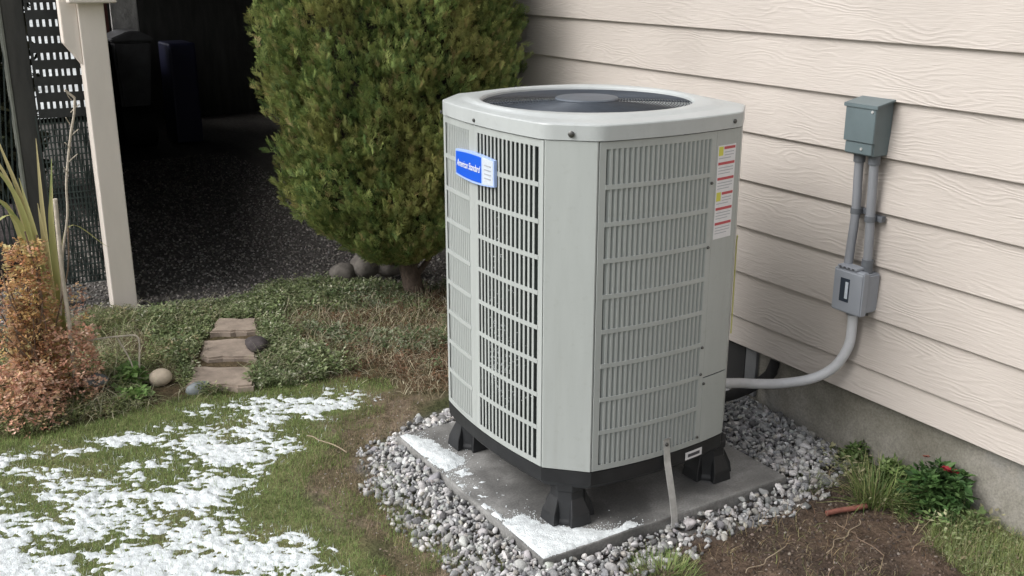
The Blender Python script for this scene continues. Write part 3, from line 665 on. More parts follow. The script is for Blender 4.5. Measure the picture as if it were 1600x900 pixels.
# fan guard
g = obj('fan_guard_rings', None or (lambda: (lambda b: b)(bmesh.new()))(), M['wire'], unit)
V = []; F = []; nseg = 96
for kk in range(28):
    r = .080 + kk * (.305 - .080) / 27; dome = Z1 + .043 + .008 * (1 - (r / .29) ** 2); rr = .0015; o_ = len(V)
    for k in range(nseg):
        w = 2 * math.pi * k / nseg
        for dx, dz in ((rr, 0), (0, rr), (-rr, 0), (0, -rr)): V.append((UX + OX + (r + dx) * math.cos(w), UY + (r + dx) * math.sin(w), dome + dz))
    for k in range(nseg):
        for e in range(4): F.append((o_ + 4 * k + e, o_ + 4 * ((k + 1) % nseg) + e, o_ + 4 * ((k + 1) % nseg) + (e + 1) % 4, o_ + 4 * k + (e + 1) % 4))
bpy.data.objects.remove(g)
mg = bpy.data.meshes.new('g'); mg.from_pydata(V, [], F); mg.update(); smooth(mg, 100); guard = obj('fan_guard', mg, M['wire'], unit)
for k in range(8):
    w = 2 * math.pi * k / 8 + R(18); P = [(UX + OX + r * math.cos(w), UY + r * math.sin(w), Z1 + .0405 + .008 * (1 - (r / .29) ** 2)) for r in (.07, .15, .22, .306)]
    obj('guard_spoke', tube(P, .0022 if k % 2 else .0032, 6), M['wire'], guard)
obj('guard_hub', lathe([(.092, Z1 + .046), (.094, Z1 + .053), (.090, Z1 + .057), (.05, Z1 + .059), (.001, Z1 + .0595)], (UX + OX, UY)), M['blade'], guard)
fan = obj('fan', lathe([(.055, Z1 - .10), (.058, Z1 + .015), (.05, Z1 + .02), (.001, Z1 + .021)], (UX, UY), 32), M['seam'], unit)
for k in range(4):
    b = bmesh.new(); rows = []; w0 = 2 * math.pi * k / 4 + R(205); NR, NT = 6, 10
    for i_ in range(NR + 1):
        r = .05 + (.278 - .05) * i_ / NR; row = []
        for j_ in range(NT + 1):
            t = j_ / NT; w = w0 + t * R(62 + 10 * i_ / NR) + R(12) * (i_ / NR) ** 2; row.append(b.verts.new((UX + r * math.cos(w), UY + r * math.sin(w), Z1 - .035 + .058 * t * (1 - .25 * i_ / NR))))
        rows.append(row)
    for a, c2 in zip(rows[:-1], rows[1:]):
        for e in range(NT): b.faces.new((a[e], a[e + 1], c2[e + 1], c2[e]))
    q_ = bmesh.ops.solidify(b, geom=list(b.faces), thickness=.002)
    for f in b.faces: f.smooth = True
    obj('fan_blade', b, M['blade'], fan)
obj('shroud', lathe([(.302, Z1 - .0295), (.303, Z1 - .2), (.31, Z1 - .5)], (UX + OX, UY), 48, cap=False), M['seam'], unit)
# black riser feet
def foot(cx, cy, sx, sy):
    b = bmesh.new()
    def ring(r, z, cut=.4): 
        P = []
        for a, c2 in ((1, cut), (cut, 1), (-cut, 1), (-1, cut), (-1, -cut), (-cut, -1), (cut, -1), (1, -cut)): P.append(b.verts.new((cx + a * r, cy + c2 * r, z)))
        return P
    rs = [ring(.056, .001), ring(.056, .010), ring(.052, .02), ring(.048, .105), ring(.053, .108), ring(.053, .130)]
    for a, c2 in zip(rs[:-1], rs[1:]):
        for k in range(8): b.faces.new((a[k], a[(k + 1) % 8], c2[(k + 1) % 8], c2[k]))
    b.faces.new(rs[0]); b.faces.new(rs[-1])
    # flared buttress fins at the four sides
    for dx, dy in ((1, 0), (-1, 0), (0, 1), (0, -1)):
        t = Vector((-dy, dx, 0)); o_ = Vector((dx, dy, 0)); c0 = Vector((cx, cy, 0)); q = []
        for s_, w in ((-1, .022), (1, .022)):
            q.append([b.verts.new(c0 + t * s_ * ww + o_ * rr + Vector((0, 0, zz))) for rr, zz, ww in ((.03, .001, .024), (.072, .001, .036), (.068, .035, .032), (.049, .082, .020), (.03, .085, .018))])
        for e in range(5): b.faces.new((q[0][e], q[0][(e + 1) % 5], q[1][(e + 1) % 5], q[1][e]))
        b.faces.new(q[0]); b.faces.new(q[1])
    bmesh.ops.recalc_face_normals(b, faces=b.faces); bmesh.ops.bevel(b, geom=list(b.edges), offset=.0015, segments=1, affect='EDGES'); return b
for cx, cy in ((UX - .255, UY - .280), (UX + .275, UY - .290), (UX - .255, UY + .29), (UX + .275, UY + .29)): obj('riser_foot', foot(cx, cy, 1, 1), M['black'], unit)
# hold-down strap
def strap():
    b = bmesh.new(); P = [(-.006, .236), (.000, .228), (-.002, .215), (-.010, .16), (-.040, .06), (-.052, .006), (-.055, -.03)]; rows = []
    for dy, z in P:
        rows.append([b.verts.new((1.812 + sx * .0115 + (.0), 2.094 + dy + t, z)) for sx, t in ((-1, 0), (1, 0), (1, -.002), (-1, -.002))])
    for a, c2 in zip(rows[:-1], rows[1:]):
        for e in range(4): b.faces.new((a[e], a[(e + 1) % 4], c2[(e + 1) % 4], c2[e]))
    b.faces.new(rows[0]); b.faces.new(rows[-1]); bmesh.ops.recalc_face_normals(b, faces=b.faces); return b
st = obj('tie_down_strap', strap(), M['steel'], unit); screw((1.812, 2.090, .215), (0, -1, .1), .006, st)
# maker's badge across the rib of the left face
def badge():
    s0, s1 = -.078, .150; zc = .9935
    def plate(a0, a1, hh, o0, o1, m, nm, par, bul=.007, n=14):
        b = bmesh.new(); rows = []
        for k in range(n + 1):
            t = k / n; s_ = a0 + (a1 - a0) * t; bl = hh + bul * (1 - (2 * (s_ - s0) / (s1 - s0) - 1) ** 2)
            rows.append([b.verts.new(fp('L', s_, o, zc + zz)) for o, zz in ((o1, -bl), (o1, bl), (o0, bl), (o0, -bl))])
        for a, c2 in zip(rows[:-1], rows[1:]):
            for e in range(4): b.faces.new((a[e], a[(e + 1) % 4], c2[(e + 1) % 4], c2[e]))
        b.faces.new(rows[0]); b.faces.new(rows[-1]); bmesh.ops.recalc_face_normals(b, faces=b.faces)
        bmesh.ops.bevel(b, geom=[e for e in b.edges if len(e.link_faces) == 2 and e.calc_face_angle(0) > .8], offset=.0008, segments=1, affect='EDGES')
        return obj(nm, b, m, par)
    bd = plate(s0, s1, .0375, .001, .011, M['badge'], 'badge', unit)
    plate(s0 + .004, s0 + .060, .0335, .0105, .0118, M['silver'], 'badge_end', bd, .006, 4)
    plate(s0 + .066, s1 - .004, .0315, .0105, .0120, M['blue'], 'badge_face', bd, .006)
    for zz in (.018, .006, -.006, -.018):
        b = sheet('L', s0 + .014, s0 + .048, zc + zz - .0015, zc + zz + .0015, .0117, .0128, 2); obj('badge_ridge', b, M['ink'], bd)
    cu = bpy.data.curves.new('t', 'FONT'); cu.body = 'American Standard'; cu.size = .026; cu.shear = .35; cu.extrude = .0003; cu.align_x = 'CENTER'; cu.align_y = 'CENTER'; cu.space_character = .92
    to = bpy.data.objects.new('t', cu); C.objects.link(to); bpy.context.view_layer.update()
    me = bpy.data.meshes.new_from_object(to.evaluated_get(bpy.context.evaluated_depsgraph_get())); bpy.data.objects.remove(to)
    xs = [v.co.x for v in me.vertices]; wd = max(xs) - min(xs); mid = (s0 + .066 + s1 - .004) / 2; sc = .146 / wd
    for v in me.vertices:
        s_ = mid - v.co.x * sc; p = fp('L', s_, .0124 + v.co.z, zc + v.co.y * 1.1); v.co = p
    me.materials.clear(); obj('badge_lettering', me, M['white'], bd)
badge()
# warning sticker on the service panel
sk = obj('warning_sticker', sheet('F', .147, .222, .806, 1.070, .0002, .0012), M['sticker'], unit)
zt = 1.070
for k in range(6):
    z = zt - .004 - k * .0425; s_l = .172 if k in (0, 3) else .150
    obj('red_heading', sheet('F', s_l, .219, z - .0075, z, .001, .0018, 3), M['red'], sk)
    if k in (0, 3): obj('yellow_symbol', sheet('F', .150, .168, z - .024, z + .001, .001, .0018, 2), M['yellow'], sk)
    for q in range(3): obj('print_line', sheet('F', .152 if k not in (0, 3) or q == 2 else .174, .214 - .012 * (q == 2), z - .0165 - q * .008, z - .0145 - q * .008, .001, .0016, 3), M['ink'], sk)
lb = obj('pan_label', sheet('F', .083, .152, .142, .166, .0015, .0025), M['sticker'], unit)
obj('label_print', sheet('F', .093, .142, .149, .159, .0024, .0030, 3), M['ink_dark'], lb)
obj('yellow_tape', tube([(UX + SXF + .012, UY - HY + .000, .80), (UX + SXF + .022, UY - HY + .012, .78), (UX + SXF + .018, UY - HY + .006, .58), (UX + SXF + .016, UY - HY + .004, .50)], .0022, 6), mat('faded_yellow', (.48, .46, .17), .6), unit)

# ---------------------------------------------------------------- electrical boxes and conduit on the wall
def extr(poly_xz, y0, y1, bev=.002):
    b = bmesh.new(); a = [b.verts.new((x, y0, z)) for x, z in poly_xz]; c2 = [b.verts.new((x, y1, z)) for x, z in poly_xz]; n = len(a)
    for k in range(n): b.faces.new((a[k], a[(k + 1) % n], c2[(k + 1) % n], c2[k]))
    b.faces.new(a); b.faces.new(c2); bmesh.ops.recalc_face_normals(b, faces=b.faces)
    if bev: bmesh.ops.bevel(b, geom=list(b.edges), offset=bev, segments=2, affect='EDGES')
    return b
dis = thing('disconnect_box', 'dark grey green metal disconnect box on the siding, uppermost of two', 'electrical box', (2.63, 2.13, .99))
obj('housing', extr([(2.562, .984), (2.635, .984), (2.635, 1.150), (2.562, 1.138)], 2.080, 2.186), M['box_teal'], dis)
cv = obj('front_cover', extr([(2.5515, 1.024), (2.563, 1.024), (2.563, 1.140), (2.5515, 1.137)], 2.076, 2.190, .0015), M['box_teal'], dis)
obj('lid', extr([(2.5475, 1.128), (2.5475, 1.139), (2.640, 1.1565), (2.640, 1.150), (2.552, 1.1325), (2.552, 1.128)], 2.068, 2.196, .001), M['box_teal'], dis)
obj('lower_lip', extr([(2.556, .988), (2.563, .988), (2.563, 1.022), (2.556, 1.022)], 2.082, 2.184, .001), M['box_teal'], dis)
for yy, zz, xx in ((2.088, 1.120, 2.5515), (2.120, 1.004, 2.556)):
    obj('cover_screw', tube([(xx, yy, zz), (xx - .003, yy, zz)], .0045, 8), M['steel'], dis)
obj('conduit_hub', tube([(2.600, 2.160, .986), (2.600, 2.160, .955)], .0185, 14), M['clamp'], dis)
obj('conduit_hub', tube([(2.600, 2.103, .986), (2.600, 2.103, .955)], .0185, 14), M['clamp'], dis)
con = thing('wall_conduit', 'pair of grey plastic conduits joining the two boxes on the siding', 'conduit', (2.60, 2.13, .65))
obj('pipe', tube(spline([(2.600, 2.160, .957), (2.600, 2.158, .90), (2.598, 2.152, .80), (2.590, 2.150, .70), (2.585, 2.150, .625)]), .0145, 14), M['pvc'], con)
obj('pipe', tube(spline([(2.600, 2.103, .957), (2.600, 2.100, .90), (2.600, 2.096, .80), (2.600, 2.090, .70), (2.600, 2.088, .60)]), .0145, 14), M['pvc'], con)
for yy, zz in ((2.153, .80), (2.096, .785)):
    c_ = obj('pipe_strap', tube([(2.600, yy, zz - .009), (2.600, yy, zz + .009)], .0175, 14), M['clamp'], con)
    obj('strap_tab', boxm(2.615, 2.634, yy - .032, yy + .030, zz - .009, zz + .009, bev=.001), M['clamp'], c_)
obj('coupling', tube([(2.600, 2.0885, .655), (2.600, 2.088, .612)], .0185, 14), M['clamp'], con)
gf = thing('outlet_box', 'lighter grey box with a hinged window cover, below the conduit pair', 'electrical box', (2.63, 2.11, .47))
obj('housing', extr([(2.577, .484), (2.635, .484), (2.635, .612), (2.577, .612)], 2.060, 2.168, .005), M['box_grey'], gf)
wc = obj('hinged_cover', extr([(2.548, .480), (2.578, .478), (2.578, .622), (2.552, .622), (2.548, .616)], 2.054, 2.172, .004), M['box_grey'], gf)
obj('cover_window', boxm(2.5465, 2.550, 2.105, 2.142, .515, .592, bev=.0015), mat('smoked_window', (.03, .04, .055), .15), wc)
obj('switch_toggle', boxm(2.5445, 2.548, 2.109, 2.120, .527, .582, bev=.001), M['silver'], wc)
def ears():
    b = bmesh.new()
    b_box(b, 2.548, 2.590, 2.085, 2.160, .6225, .6315, bev=.003)
    return b
e_ = obj('hinge_tab', ears(), M['box_grey'], gf)
for k in range(4): obj('hinge_slot', boxm(2.5465, 2.5485, 2.093 + k * .017, 2.101 + k * .017, .6245, .6295), M['ink_dark'], e_)
for yy in (2.07, 2.155): obj('cover_screw', tube([(2.600, yy, .486), (2.600, yy, .474)], .005, 8), M['screw'], gf)
wh = thing('flexible_conduit', 'pale grey flexible conduit looping from the lower box to the unit', 'conduit', (2.5, 2.2, .2))
obj('hose', tube(spline([(2.600, 2.125, .486), (2.598, 2.120, .42), (2.595, 2.125, .35), (2.575, 2.155, .275), (2.53, 2.205, .225), (2.46, 2.27, .200), (2.38, 2.30, .205), (2.30, 2.30, .225), (2.21, 2.27, .255), (2.165, 2.26, .27)], 10), .0165, 14), M['pvc_light'], wh)
obj('fitting', tube([(2.600, 2.125, .490), (2.600, 2.124, .462)], .021, 14), M['pvc'], wh)
ls = thing('line_set', 'black foam wrapped refrigerant pipes running into the foundation behind the unit', 'pipe', (2.4, 2.6, .1))
obj('foam_pipe', tube(spline([(2.13, 2.50, .13), (2.25, 2.50, .095), (2.40, 2.50, .075), (2.52, 2.51, .070), (2.60, 2.51, .085), (2.675, 2.505, .125)]), .019, 14), M['pipe_foam'], ls)
obj('foam_pipe', tube(spline([(2.13, 2.54, .10), (2.25, 2.54, .065), (2.40, 2.55, .045), (2.52, 2.56, .045), (2.675, 2.55, .06)]), .014, 12), M['pipe_foam'], ls)
obj('pipe_sleeve', tube(spline([(2.635, 2.503, .095), (2.650, 2.500, .125), (2.668, 2.500, .160)]), .020, 12), M['pipe_foam'], ls)
ve = thing('foundation_vent', 'dark rectangular vent in the foundation behind the unit', 'vent', (2.66, 2.8, .0))
obj('vent_frame', boxm(2.655, 2.670, 2.585, 2.95, -.01, .183, bev=.002), mat('vent_metal', (.17, .175, .18), .6, noise=(10, .2)), ve)
obj('vent_shade_plate', boxm(2.652, 2.656, 2.640, 2.93, .010, .172), M['seam'], ve)  # solid dark plate standing in for the shade inside the vent

# ---------------------------------------------------------------- deck, posts, screens
pst = thing('deck_post', 'tall beige painted wooden post standing in the weeds before the dark deck', 'post', (.90, 5.09, -.1))
obj('post_board', boxm(.846, .958, 5.03, 5.13, -.12, 2.05, bev=.005), M['wood_beige'], pst)
obj('side_board', extr([(.775, 2.05), (.845, 2.05), (.845, 1.105), (.815, 1.15), (.775, 1.205)], 5.045, 5.12, .003), M['wood_beige'], pst)
obj('post_bracket', boxm(.80, 1.005, 4.965, 5.028, 1.375, 1.47, bev=.012, seg=3), M['wood_beige'], pst)
deck = thing('raised_deck', 'low wooden deck whose underside shades the dark gravel space', 'deck', (3, 8, 1.4))
obj('rim_beam', boxm(.3, 2.62, 5.02, 5.028 + .035, 2.055, 2.24), M['wood_dark'], deck)
for k in range(14):
    y0 = 5.075 + k * .5; obj('joist', boxm(.45, 7.0, y0, y0 + .04, 2.055, 2.20), M['wood_dark'], deck)
for k in range(46):
    y0 = 4.99 + k * .145; obj('deck_board', boxm(.3, 7.0, y0, y0 + .1435, 2.202, 2.235), M['wood_dark'], deck)
obj('rear_wall', boxm(2.12, 7.0, 11.58, 11.65, -.1, 2.2), M['wood_dark'], deck)
obj('end_wall', boxm(6.95, 7.0, 4.99, 11.6, -.1, 2.2), M['wood_dark'], deck)
b = bmesh.new(); a0, a1 = Vector((.935, 5.18)), Vector((2.13, 11.58)); t_ = (a1 - a0).normalized(); n_ = Vector((t_.y, -t_.x)) * -.03
v = [b.verts.new((p.x, p.y, z)) for z in (-.1, .95) for p in (a0, a1, a1 + n_, a0 + n_)]
for f in ((0, 1, 2, 3), (4, 5, 6, 7), (0, 1, 5, 4), (1, 2, 6, 5), (2, 3, 7, 6), (3, 0, 4, 7)): b.faces.new([v[q] for q in f])
bmesh.ops.recalc_face_normals(b, faces=b.faces); obj('light_block_wall', b, M['wood_dark'], deck)  # added wall, hidden behind the post, keeps daylight out from under the deck

sp = thing('screen_post', 'dark grey weathered post in the garden screen left of the beige post', 'post', (.61, 5.3, -.1))
obj('post_shaft', boxm(.565, .655, 5.26, 5.345, -.1, 2.05, bev=.004), M['wood_dark'], sp)
obj('post_edge', boxm(.553, .5635, 5.255, 5.35, -.1, 1.40, bev=.002), mat('green_grey_edge', (.16, .17, .145), .8, noise=(20, .2)), sp)
obj('head_beam', boxm(.20, .562, 5.28, 5.33, 1.33, 1.475, bev=.003), M['wood_dark'], sp)
def net(x0, x1, y0, y1, z0, z1, pv, wv, ph, hh, slant=0., th=.004):
    b = bmesh.new(); L_ = math.hypot(x1 - x0, y1 - y0); ux, uy = (x1 - x0) / L_, (y1 - y0) / L_; r = random.Random(3)
    def q(s, z): return (x0 + ux * s, y0 + uy * s, z)
    s = 0
    while s < L_:
        w = wv * r.uniform(.8, 1.3); s2 = min(s + w, L_); dz = slant * (z1 - z0)
        vs = [b.verts.new(Vector(q(a, z)) + Vector((-uy, ux, 0)) * o) for o in (0, th) for a, z in ((s, z0), (s2, z0), (s2 + dz, z1), (s + dz, z1))]
        for f in ((0, 1, 2, 3), (7, 6, 5, 4), (0, 4, 5, 1), (3, 2, 6, 7), (0, 3, 7, 4), (1, 5, 6, 2)): b.faces.new([vs[k] for k in f])
        s += pv
    z = z0
    while z < z1 and ph:
        vs = [b.verts.new(Vector(q(a, zz)) + Vector((-uy, ux, 0)) * o) for o in (-.003, -.0005) for a, zz in ((0, z), (L_, z), (L_, z + hh), (0, z + hh))]
        for f in ((0, 1, 2, 3), (7, 6, 5, 4), (0, 4, 5, 1), (3, 2, 6, 7), (0, 3, 7, 4), (1, 5, 6, 2)): b.faces.new([vs[k] for k in f])
        z += ph
    return b
sc = thing('mesh_screen', 'black plastic mesh screen between the dark post and the beige post', 'screen', (.75, 5.2, 0))
obj('coarse_mesh', net(.655, .86, 5.22, 5.20, .86, 1.60, .026, .0145, .0735, .042), M['net'], sc, kind='stuff')
obj('fine_net', merge([net(.655, .90, 5.235, 5.215, .05, .87, .016, .007, .03, .006, slant=-.02), net(.655, .90, 5.25, 5.23, .05, .87, .019, .007, 0, .006, slant=.08)]), M['net_green'], sc, kind='stuff')
sc2 = thing('mesh_screen', 'see-through dark netting left of the dark grey screen post', 'screen', (.3, 5.3, 0))
obj('fine_net', merge([net(-.6, .555, 5.36, 5.32, .2, 1.40, .022, .006, 0, .006, slant=.10), net(-.6, .555, 5.37, 5.33, .2, 1.40, .024, .006, 0, .006, slant=-.10)]), M['net_green'], sc2, kind='stuff')
n = 6500; u = rng.random(n); x = -1.2 + 2.08 * u; y = 8.0 + rng.normal(0, .22, n); z = rng.uniform(-.05, 1.75, n) * (1 - .15 * rng.random(n))
V, F, Cc = scatter([leaf_proto(6, .10, .14, .10, s_) for s_ in range(5)], np.stack([x, y, z], -1), randrot(n), rng.uniform(.6, 1.2, n), palette(n, [(.05, .06, .03), (.09, .09, .05), (.03, .04, .02)], None, .2))
o = obj('far_hedge', mesh_np(V, F, Cc), M['leaf'], loc=(-.2, 8, -.07)); tag(o, 'dark tangled hedge far behind the netting at the left edge', 'hedge')
# stored things in the dark
bn = thing('wheeled_bin', 'dark plastic wheeled bin stored in the gloom beyond the beige post', 'bin', (2.0, 9.6, -.06))
b = bmesh.new(); r0 = [(1.86, 9.45), (2.10, 9.45), (2.10, 9.75), (1.86, 9.75)]; r1 = [(1.82, 9.40), (2.15, 9.40), (2.15, 9.80), (1.82, 9.80)]
lo = [b.verts.new((*p, .33)) for p in r0]; hi = [b.verts.new((*p, .90)) for p in r1]
for k in range(4): b.faces.new((lo[k], lo[(k + 1) % 4], hi[(k + 1) % 4], hi[k]))
b.faces.new(lo); b.faces.new(hi); bmesh.ops.recalc_face_normals(b, faces=b.faces); bmesh.ops.bevel(b, geom=list(b.edges), offset=.02, segments=2, affect='EDGES')
obj('bin_body', b, M['bin'], bn)
obj('bin_lid', extr([(1.81, .90), (2.16, .90), (2.16, .93), (2.05, .985), (1.95, .985), (1.81, .93)], 9.39, 9.82, .01), M['bin'], bn)
obj('wheel', tube([(1.84, 9.55, .17), (2.12, 9.55, .17)], .20, 24), M['rubber'], bn)
tp = obj('folded_tarp', boxm(1.93, 2.16, 9.86, 9.90, .05, 1.45, bev=.01), M['tarp'], loc=(2.05, 9.88, 0)); tag(tp, 'pale grey folded tarp standing behind the dark bin', 'tarp')
tb = obj('leaning_board', boxm(1.80, 1.90, 9.84, 9.87, -.05, 1.45), M['brick_red'], loc=(1.85, 9.85, 0)); tag(tb, 'red brown board leaning beside the pale tarp under the deck', 'board')
bt = obj('storage_tub', boxm(2.36, 2.60, 9.7, 10.1, -.05, .85, bev=.02), M['blue_tub'], loc=(2.48, 9.9, 0)); tag(bt, 'dark blue plastic tub right of the wheeled bin in the shade', 'tub')

# ---------------------------------------------------------------- cedar shrub
def spray(seed):
    r = random.Random(seed); V = []; F = []
    def strip(a, b_, w):
        a, b_ = Vector(a), Vector(b_); t = (b_ - a).normalized(); s_ = Vector((t.z, 0, -t.x)) * w * .5; m = a.lerp(b_, .55); o_ = len(V)
        j = r.uniform(-.03, .03)
        V.extend([a - s_ * .5, a + s_ * .5, m + s_ + Vector((0, j, 0)), m - s_ + Vector((0, j, 0)), b_])
        F.append((o_, o_ + 1, o_ + 2, o_ + 3)); F.append((o_ + 3, o_ + 2, o_ + 4, o_ + 4))
    strip((0, 0, 0), (r.uniform(-.08, .08), .05, 1), .06)
    for k in range(5):
        t = .15 + .16 * k; sd = 1 if k % 2 else -1
        for q in (sd, -sd):
            L_ = r.uniform(.34, .62) * (1.1 - .6 * t); a = r.uniform(.5, .85)
            e = Vector((q * math.sin(a) * L_, r.uniform(-.12, .12), t + math.cos(a) * L_)); strip((0, .03 * t, t), e, .06)
    V = np.array([v[:] for v in V]); Fq = np.array([f for f in F]); 
    # quads whose last two match are triangles: store everything as triangles
    T = []
    for f in Fq:
        if f[2] == f[3]: T.append((f[0], f[1], f[2]))
        else: T += [(f[0], f[1], f[2]), (f[0], f[2], f[3])]
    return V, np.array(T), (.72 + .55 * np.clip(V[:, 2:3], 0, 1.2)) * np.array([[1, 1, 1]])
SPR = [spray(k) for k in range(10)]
SC = np.array([2.075, 4.46]); prof_z = np.array([-.02, .13, .19, .27, .35, .5, .7, .9, 1.2, 1.6, 2.0, 2.5, 2.9]); prof_r = np.array([.01, .05, .17, .28, .36, .415, .455, .505, .545, .53, .46, .26, .04])
def shrub_pts(n, rmin, rmax, zmax=2.85):
    z = rng.uniform(.15, zmax, n); w = rng.uniform(0, 2 * math.pi, n)
    zz = z; r = np.interp(zz, prof_z, prof_r)
    lump = .32 * (fbm(w * 3 / math.pi * 1.0 + 50, zz * 2.4, 1.5, 3, 400) - .5) + .20 * (fbm(w * 5, zz * 6, 1.3, 2, 410) - .5) + .16 * (fbm(w * 10, zz * 16, 1.0, 2, 415) - .5)
    r = np.maximum(r * (1 + lump / .5 * .9), .02); f = rng.uniform(rmin, rmax, n); rr = r * f
    ex = SC[0] + rr * np.cos(w); ey = SC[1] + rr * np.sin(w)
    return ex, ey, z, w, f
def shrub_layer(n, rmin, rmax, cols, wts, size, zmax=2.85, out=.55, zmin=0):
    x, y, z, w, f = shrub_pts(n, rmin, rmax, zmax); k = (x < 2.63) & (z > zmin); x, y, z, w, f = (a[k] for a in (x, y, z, w, f)); n = len(x)
    # fan stands upright and leans outward; its flat side at random
    lean = rng.normal(out, .35, n); yaw = w - math.pi / 2 + rng.normal(0, .45, n)
    Rm = rots(yaw, -lean, np.zeros(n)); sp_ = rng.uniform(-1.4, 1.4, n); cs, sn = np.cos(sp_), np.sin(sp_)
    Rl = np.zeros((n, 3, 3)); Rl[:, 0, 0] = cs; Rl[:, 0, 1] = -sn; Rl[:, 1, 0] = sn; Rl[:, 1, 1] = cs; Rl[:, 2, 2] = 1
    c = palette(n, cols, wts, .16)
    warm = sstep(.52, .72, fbm(w * 3, z * 3, 1.6, 3, 420))[:, None]; c = c * (1 - .35 * warm) + np.array([.30, .24, .08]) * .35 * warm
    return scatter(SPR, np.stack([x, y, z], -1), Rm @ Rl, rng.uniform(size[0], size[1], n), c)
CG = [(.20, .25, .075), (.145, .205, .062), (.27, .30, .10), (.09, .145, .048), (.28, .235, .10)]
sh = thing('cedar_shrub', 'large dense olive green cedar shrub between the deck and the siding', 'shrub', (SC[0], SC[1], -.06))
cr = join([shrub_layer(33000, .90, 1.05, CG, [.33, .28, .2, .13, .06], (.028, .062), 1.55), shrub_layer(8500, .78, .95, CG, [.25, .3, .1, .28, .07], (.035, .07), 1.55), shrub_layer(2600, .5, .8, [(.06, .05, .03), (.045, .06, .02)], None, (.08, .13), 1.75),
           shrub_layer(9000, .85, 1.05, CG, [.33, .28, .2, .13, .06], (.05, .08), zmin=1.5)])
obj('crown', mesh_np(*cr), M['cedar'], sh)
# opaque hull inside the crown, coloured for dead twigs and the shade among them
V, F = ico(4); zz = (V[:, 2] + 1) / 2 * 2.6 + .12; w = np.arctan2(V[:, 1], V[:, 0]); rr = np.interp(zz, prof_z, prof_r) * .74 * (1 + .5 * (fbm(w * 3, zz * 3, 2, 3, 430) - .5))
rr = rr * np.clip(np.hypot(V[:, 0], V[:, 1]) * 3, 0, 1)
obj('inner_dark_hull', mesh_np(np.stack([SC[0] + rr * np.cos(w), SC[1] + rr * np.sin(w), zz], -1), F, None, True), mat('inner_twigs_and_shade', (.022, .019, .012), .95, noise=(40, .5), bump=(60, 1, .03)), sh)
tr = obj('trunk', tube(spline([(2.16, 4.40, -.12), (2.15, 4.42, .0), (2.12, 4.44, .18), (2.08, 4.46, .5), (2.06, 4.47, 1.0)], 5), [.075, .07, .065, .06, .055, .05, .05, .048, .046, .044, .042, .04, .038, .036, .034, .03, .03, .028, .026, .024, .02], 12), M['bark'], sh)
for k in range(9):
    a = k * 2.4; z0 = .05 + .03 * k; P = spline([(2.14, 4.42, z0), (2.14 + .10 * math.cos(a), 4.42 + .10 * math.sin(a), z0 + .10), (2.1 + .26 * math.cos(a), 4.44 + .26 * math.sin(a), z0 + .24)], 4)
    obj('limb', tube(P, [.018 - .0014 * q for q in range(len(P))], 7), M['bark'], sh)

# ---------------------------------------------------------------- weeds and ground cover
WP = [leaf_proto(9, .03, .05, .019, s) for s in range(8)]
def weeds(n, bbox, cond, cols, w, scale, protos=WP, zoff=0.):
    x = rng.uniform(bbox[0], bbox[1], n); y = rng.uniform(bbox[2], bbox[3], n); k = cond(x, y); x, y = x[k], y[k]; n = len(x)
    return scatter(protos, np.stack([x, y, hgt(x, y) + zoff], -1), rots(rng.uniform(0, 6.28, n), rng.normal(0, .25, n), np.zeros(n)), rng.uniform(scale[0], scale[1], n), palette(n, cols, w, .2))
def clear(x, y):                      # keep plants off slabs and out of things
    ok = np.ones(len(x), bool)
    for P in ([(.875, 3.85), (1.10, 3.72), (1.19, 3.92), (1.215, 3.95), (1.31, 4.21), (1.38, 4.46), (1.20, 4.57), (1.06, 4.33), (.95, 4.06)],): ok &= sdist(x, y, P) < .014
    ok &= ~((x > PAD[0] - .02) & (x < PAD[1]) & (y > PAD[2]) & (y < PAD[3])); ok &= x < 2.66
    ok &= ((x - .80) ** 2 + ((y - 3.95) * .7) ** 2) > .075 ** 2
    return ok
inW = lambda x, y, m=0: (sdist(x, y, WEED) + .12 * (fbm(x, y, 6, 3, 77) - .5) * 2 > m) & clear(x, y)
GW = [(.13, .175, .075), (.165, .21, .09), (.21, .25, .12), (.30, .33, .19), (.48, .49, .36)]
brown = lambda x, y: sstep(1.30, 1.75, x + .25 * (fbm(x, y, 3, 3, 88) - .5)) * sstep(4.75, 4.25, y)
green_patch = weeds(10500, (.9, 2.1, 3.7, 5.1), lambda x, y: inW(x, y) & (fbm(x, y, 4, 3, 91) + .25 * sstep(3.9, 4.6, y) - .35 * brown(x, y) > .50), GW, [.28, .27, .2, .15, .10], (.4, 1.05))
left_patch = weeds(6500, (.1, 1.25, 3.75, 5.1), lambda x, y: inW(x, y) & (fbm(x, y, 4, 3, 92) > .44), [(.14, .18, .07), (.19, .22, .09), (.27, .28, .14), (.34, .28, .17)], [.3, .27, .23, .2], (.35, .9))
o = obj('ground_cover', mesh_np(*join([green_patch, left_patch])), M['leaf'], kind='stuff'); tag(o, 'low leafy green weeds spreading around the step slabs', 'weeds')
def strand_proto(seed):
    r = random.Random(seed); P = [Vector((0, 0, 0))]; d_ = Vector((r.uniform(-.5, .5), r.uniform(-.5, .5), 1)).normalized(); V = []; F = []
    for k in range(5): d_ = (d_ + Vector((r.uniform(-.35, .35), r.uniform(-.1, .75), -.38))).normalized(); P.append(P[-1] + d_ * .2)
    for k, p in enumerate(P): w_ = .5 * (1 - k / 6); V += [p + Vector((-w_ * .03, 0, 0)), p + Vector((w_ * .03, 0, 0))]
    for k in range(5): F.append((2 * k, 2 * k + 1, 2 * k + 3, 2 * k + 2))
    return np.array([v[:] for v in V]), np.array(F)
SPT = [strand_proto(k) for k in range(12)]
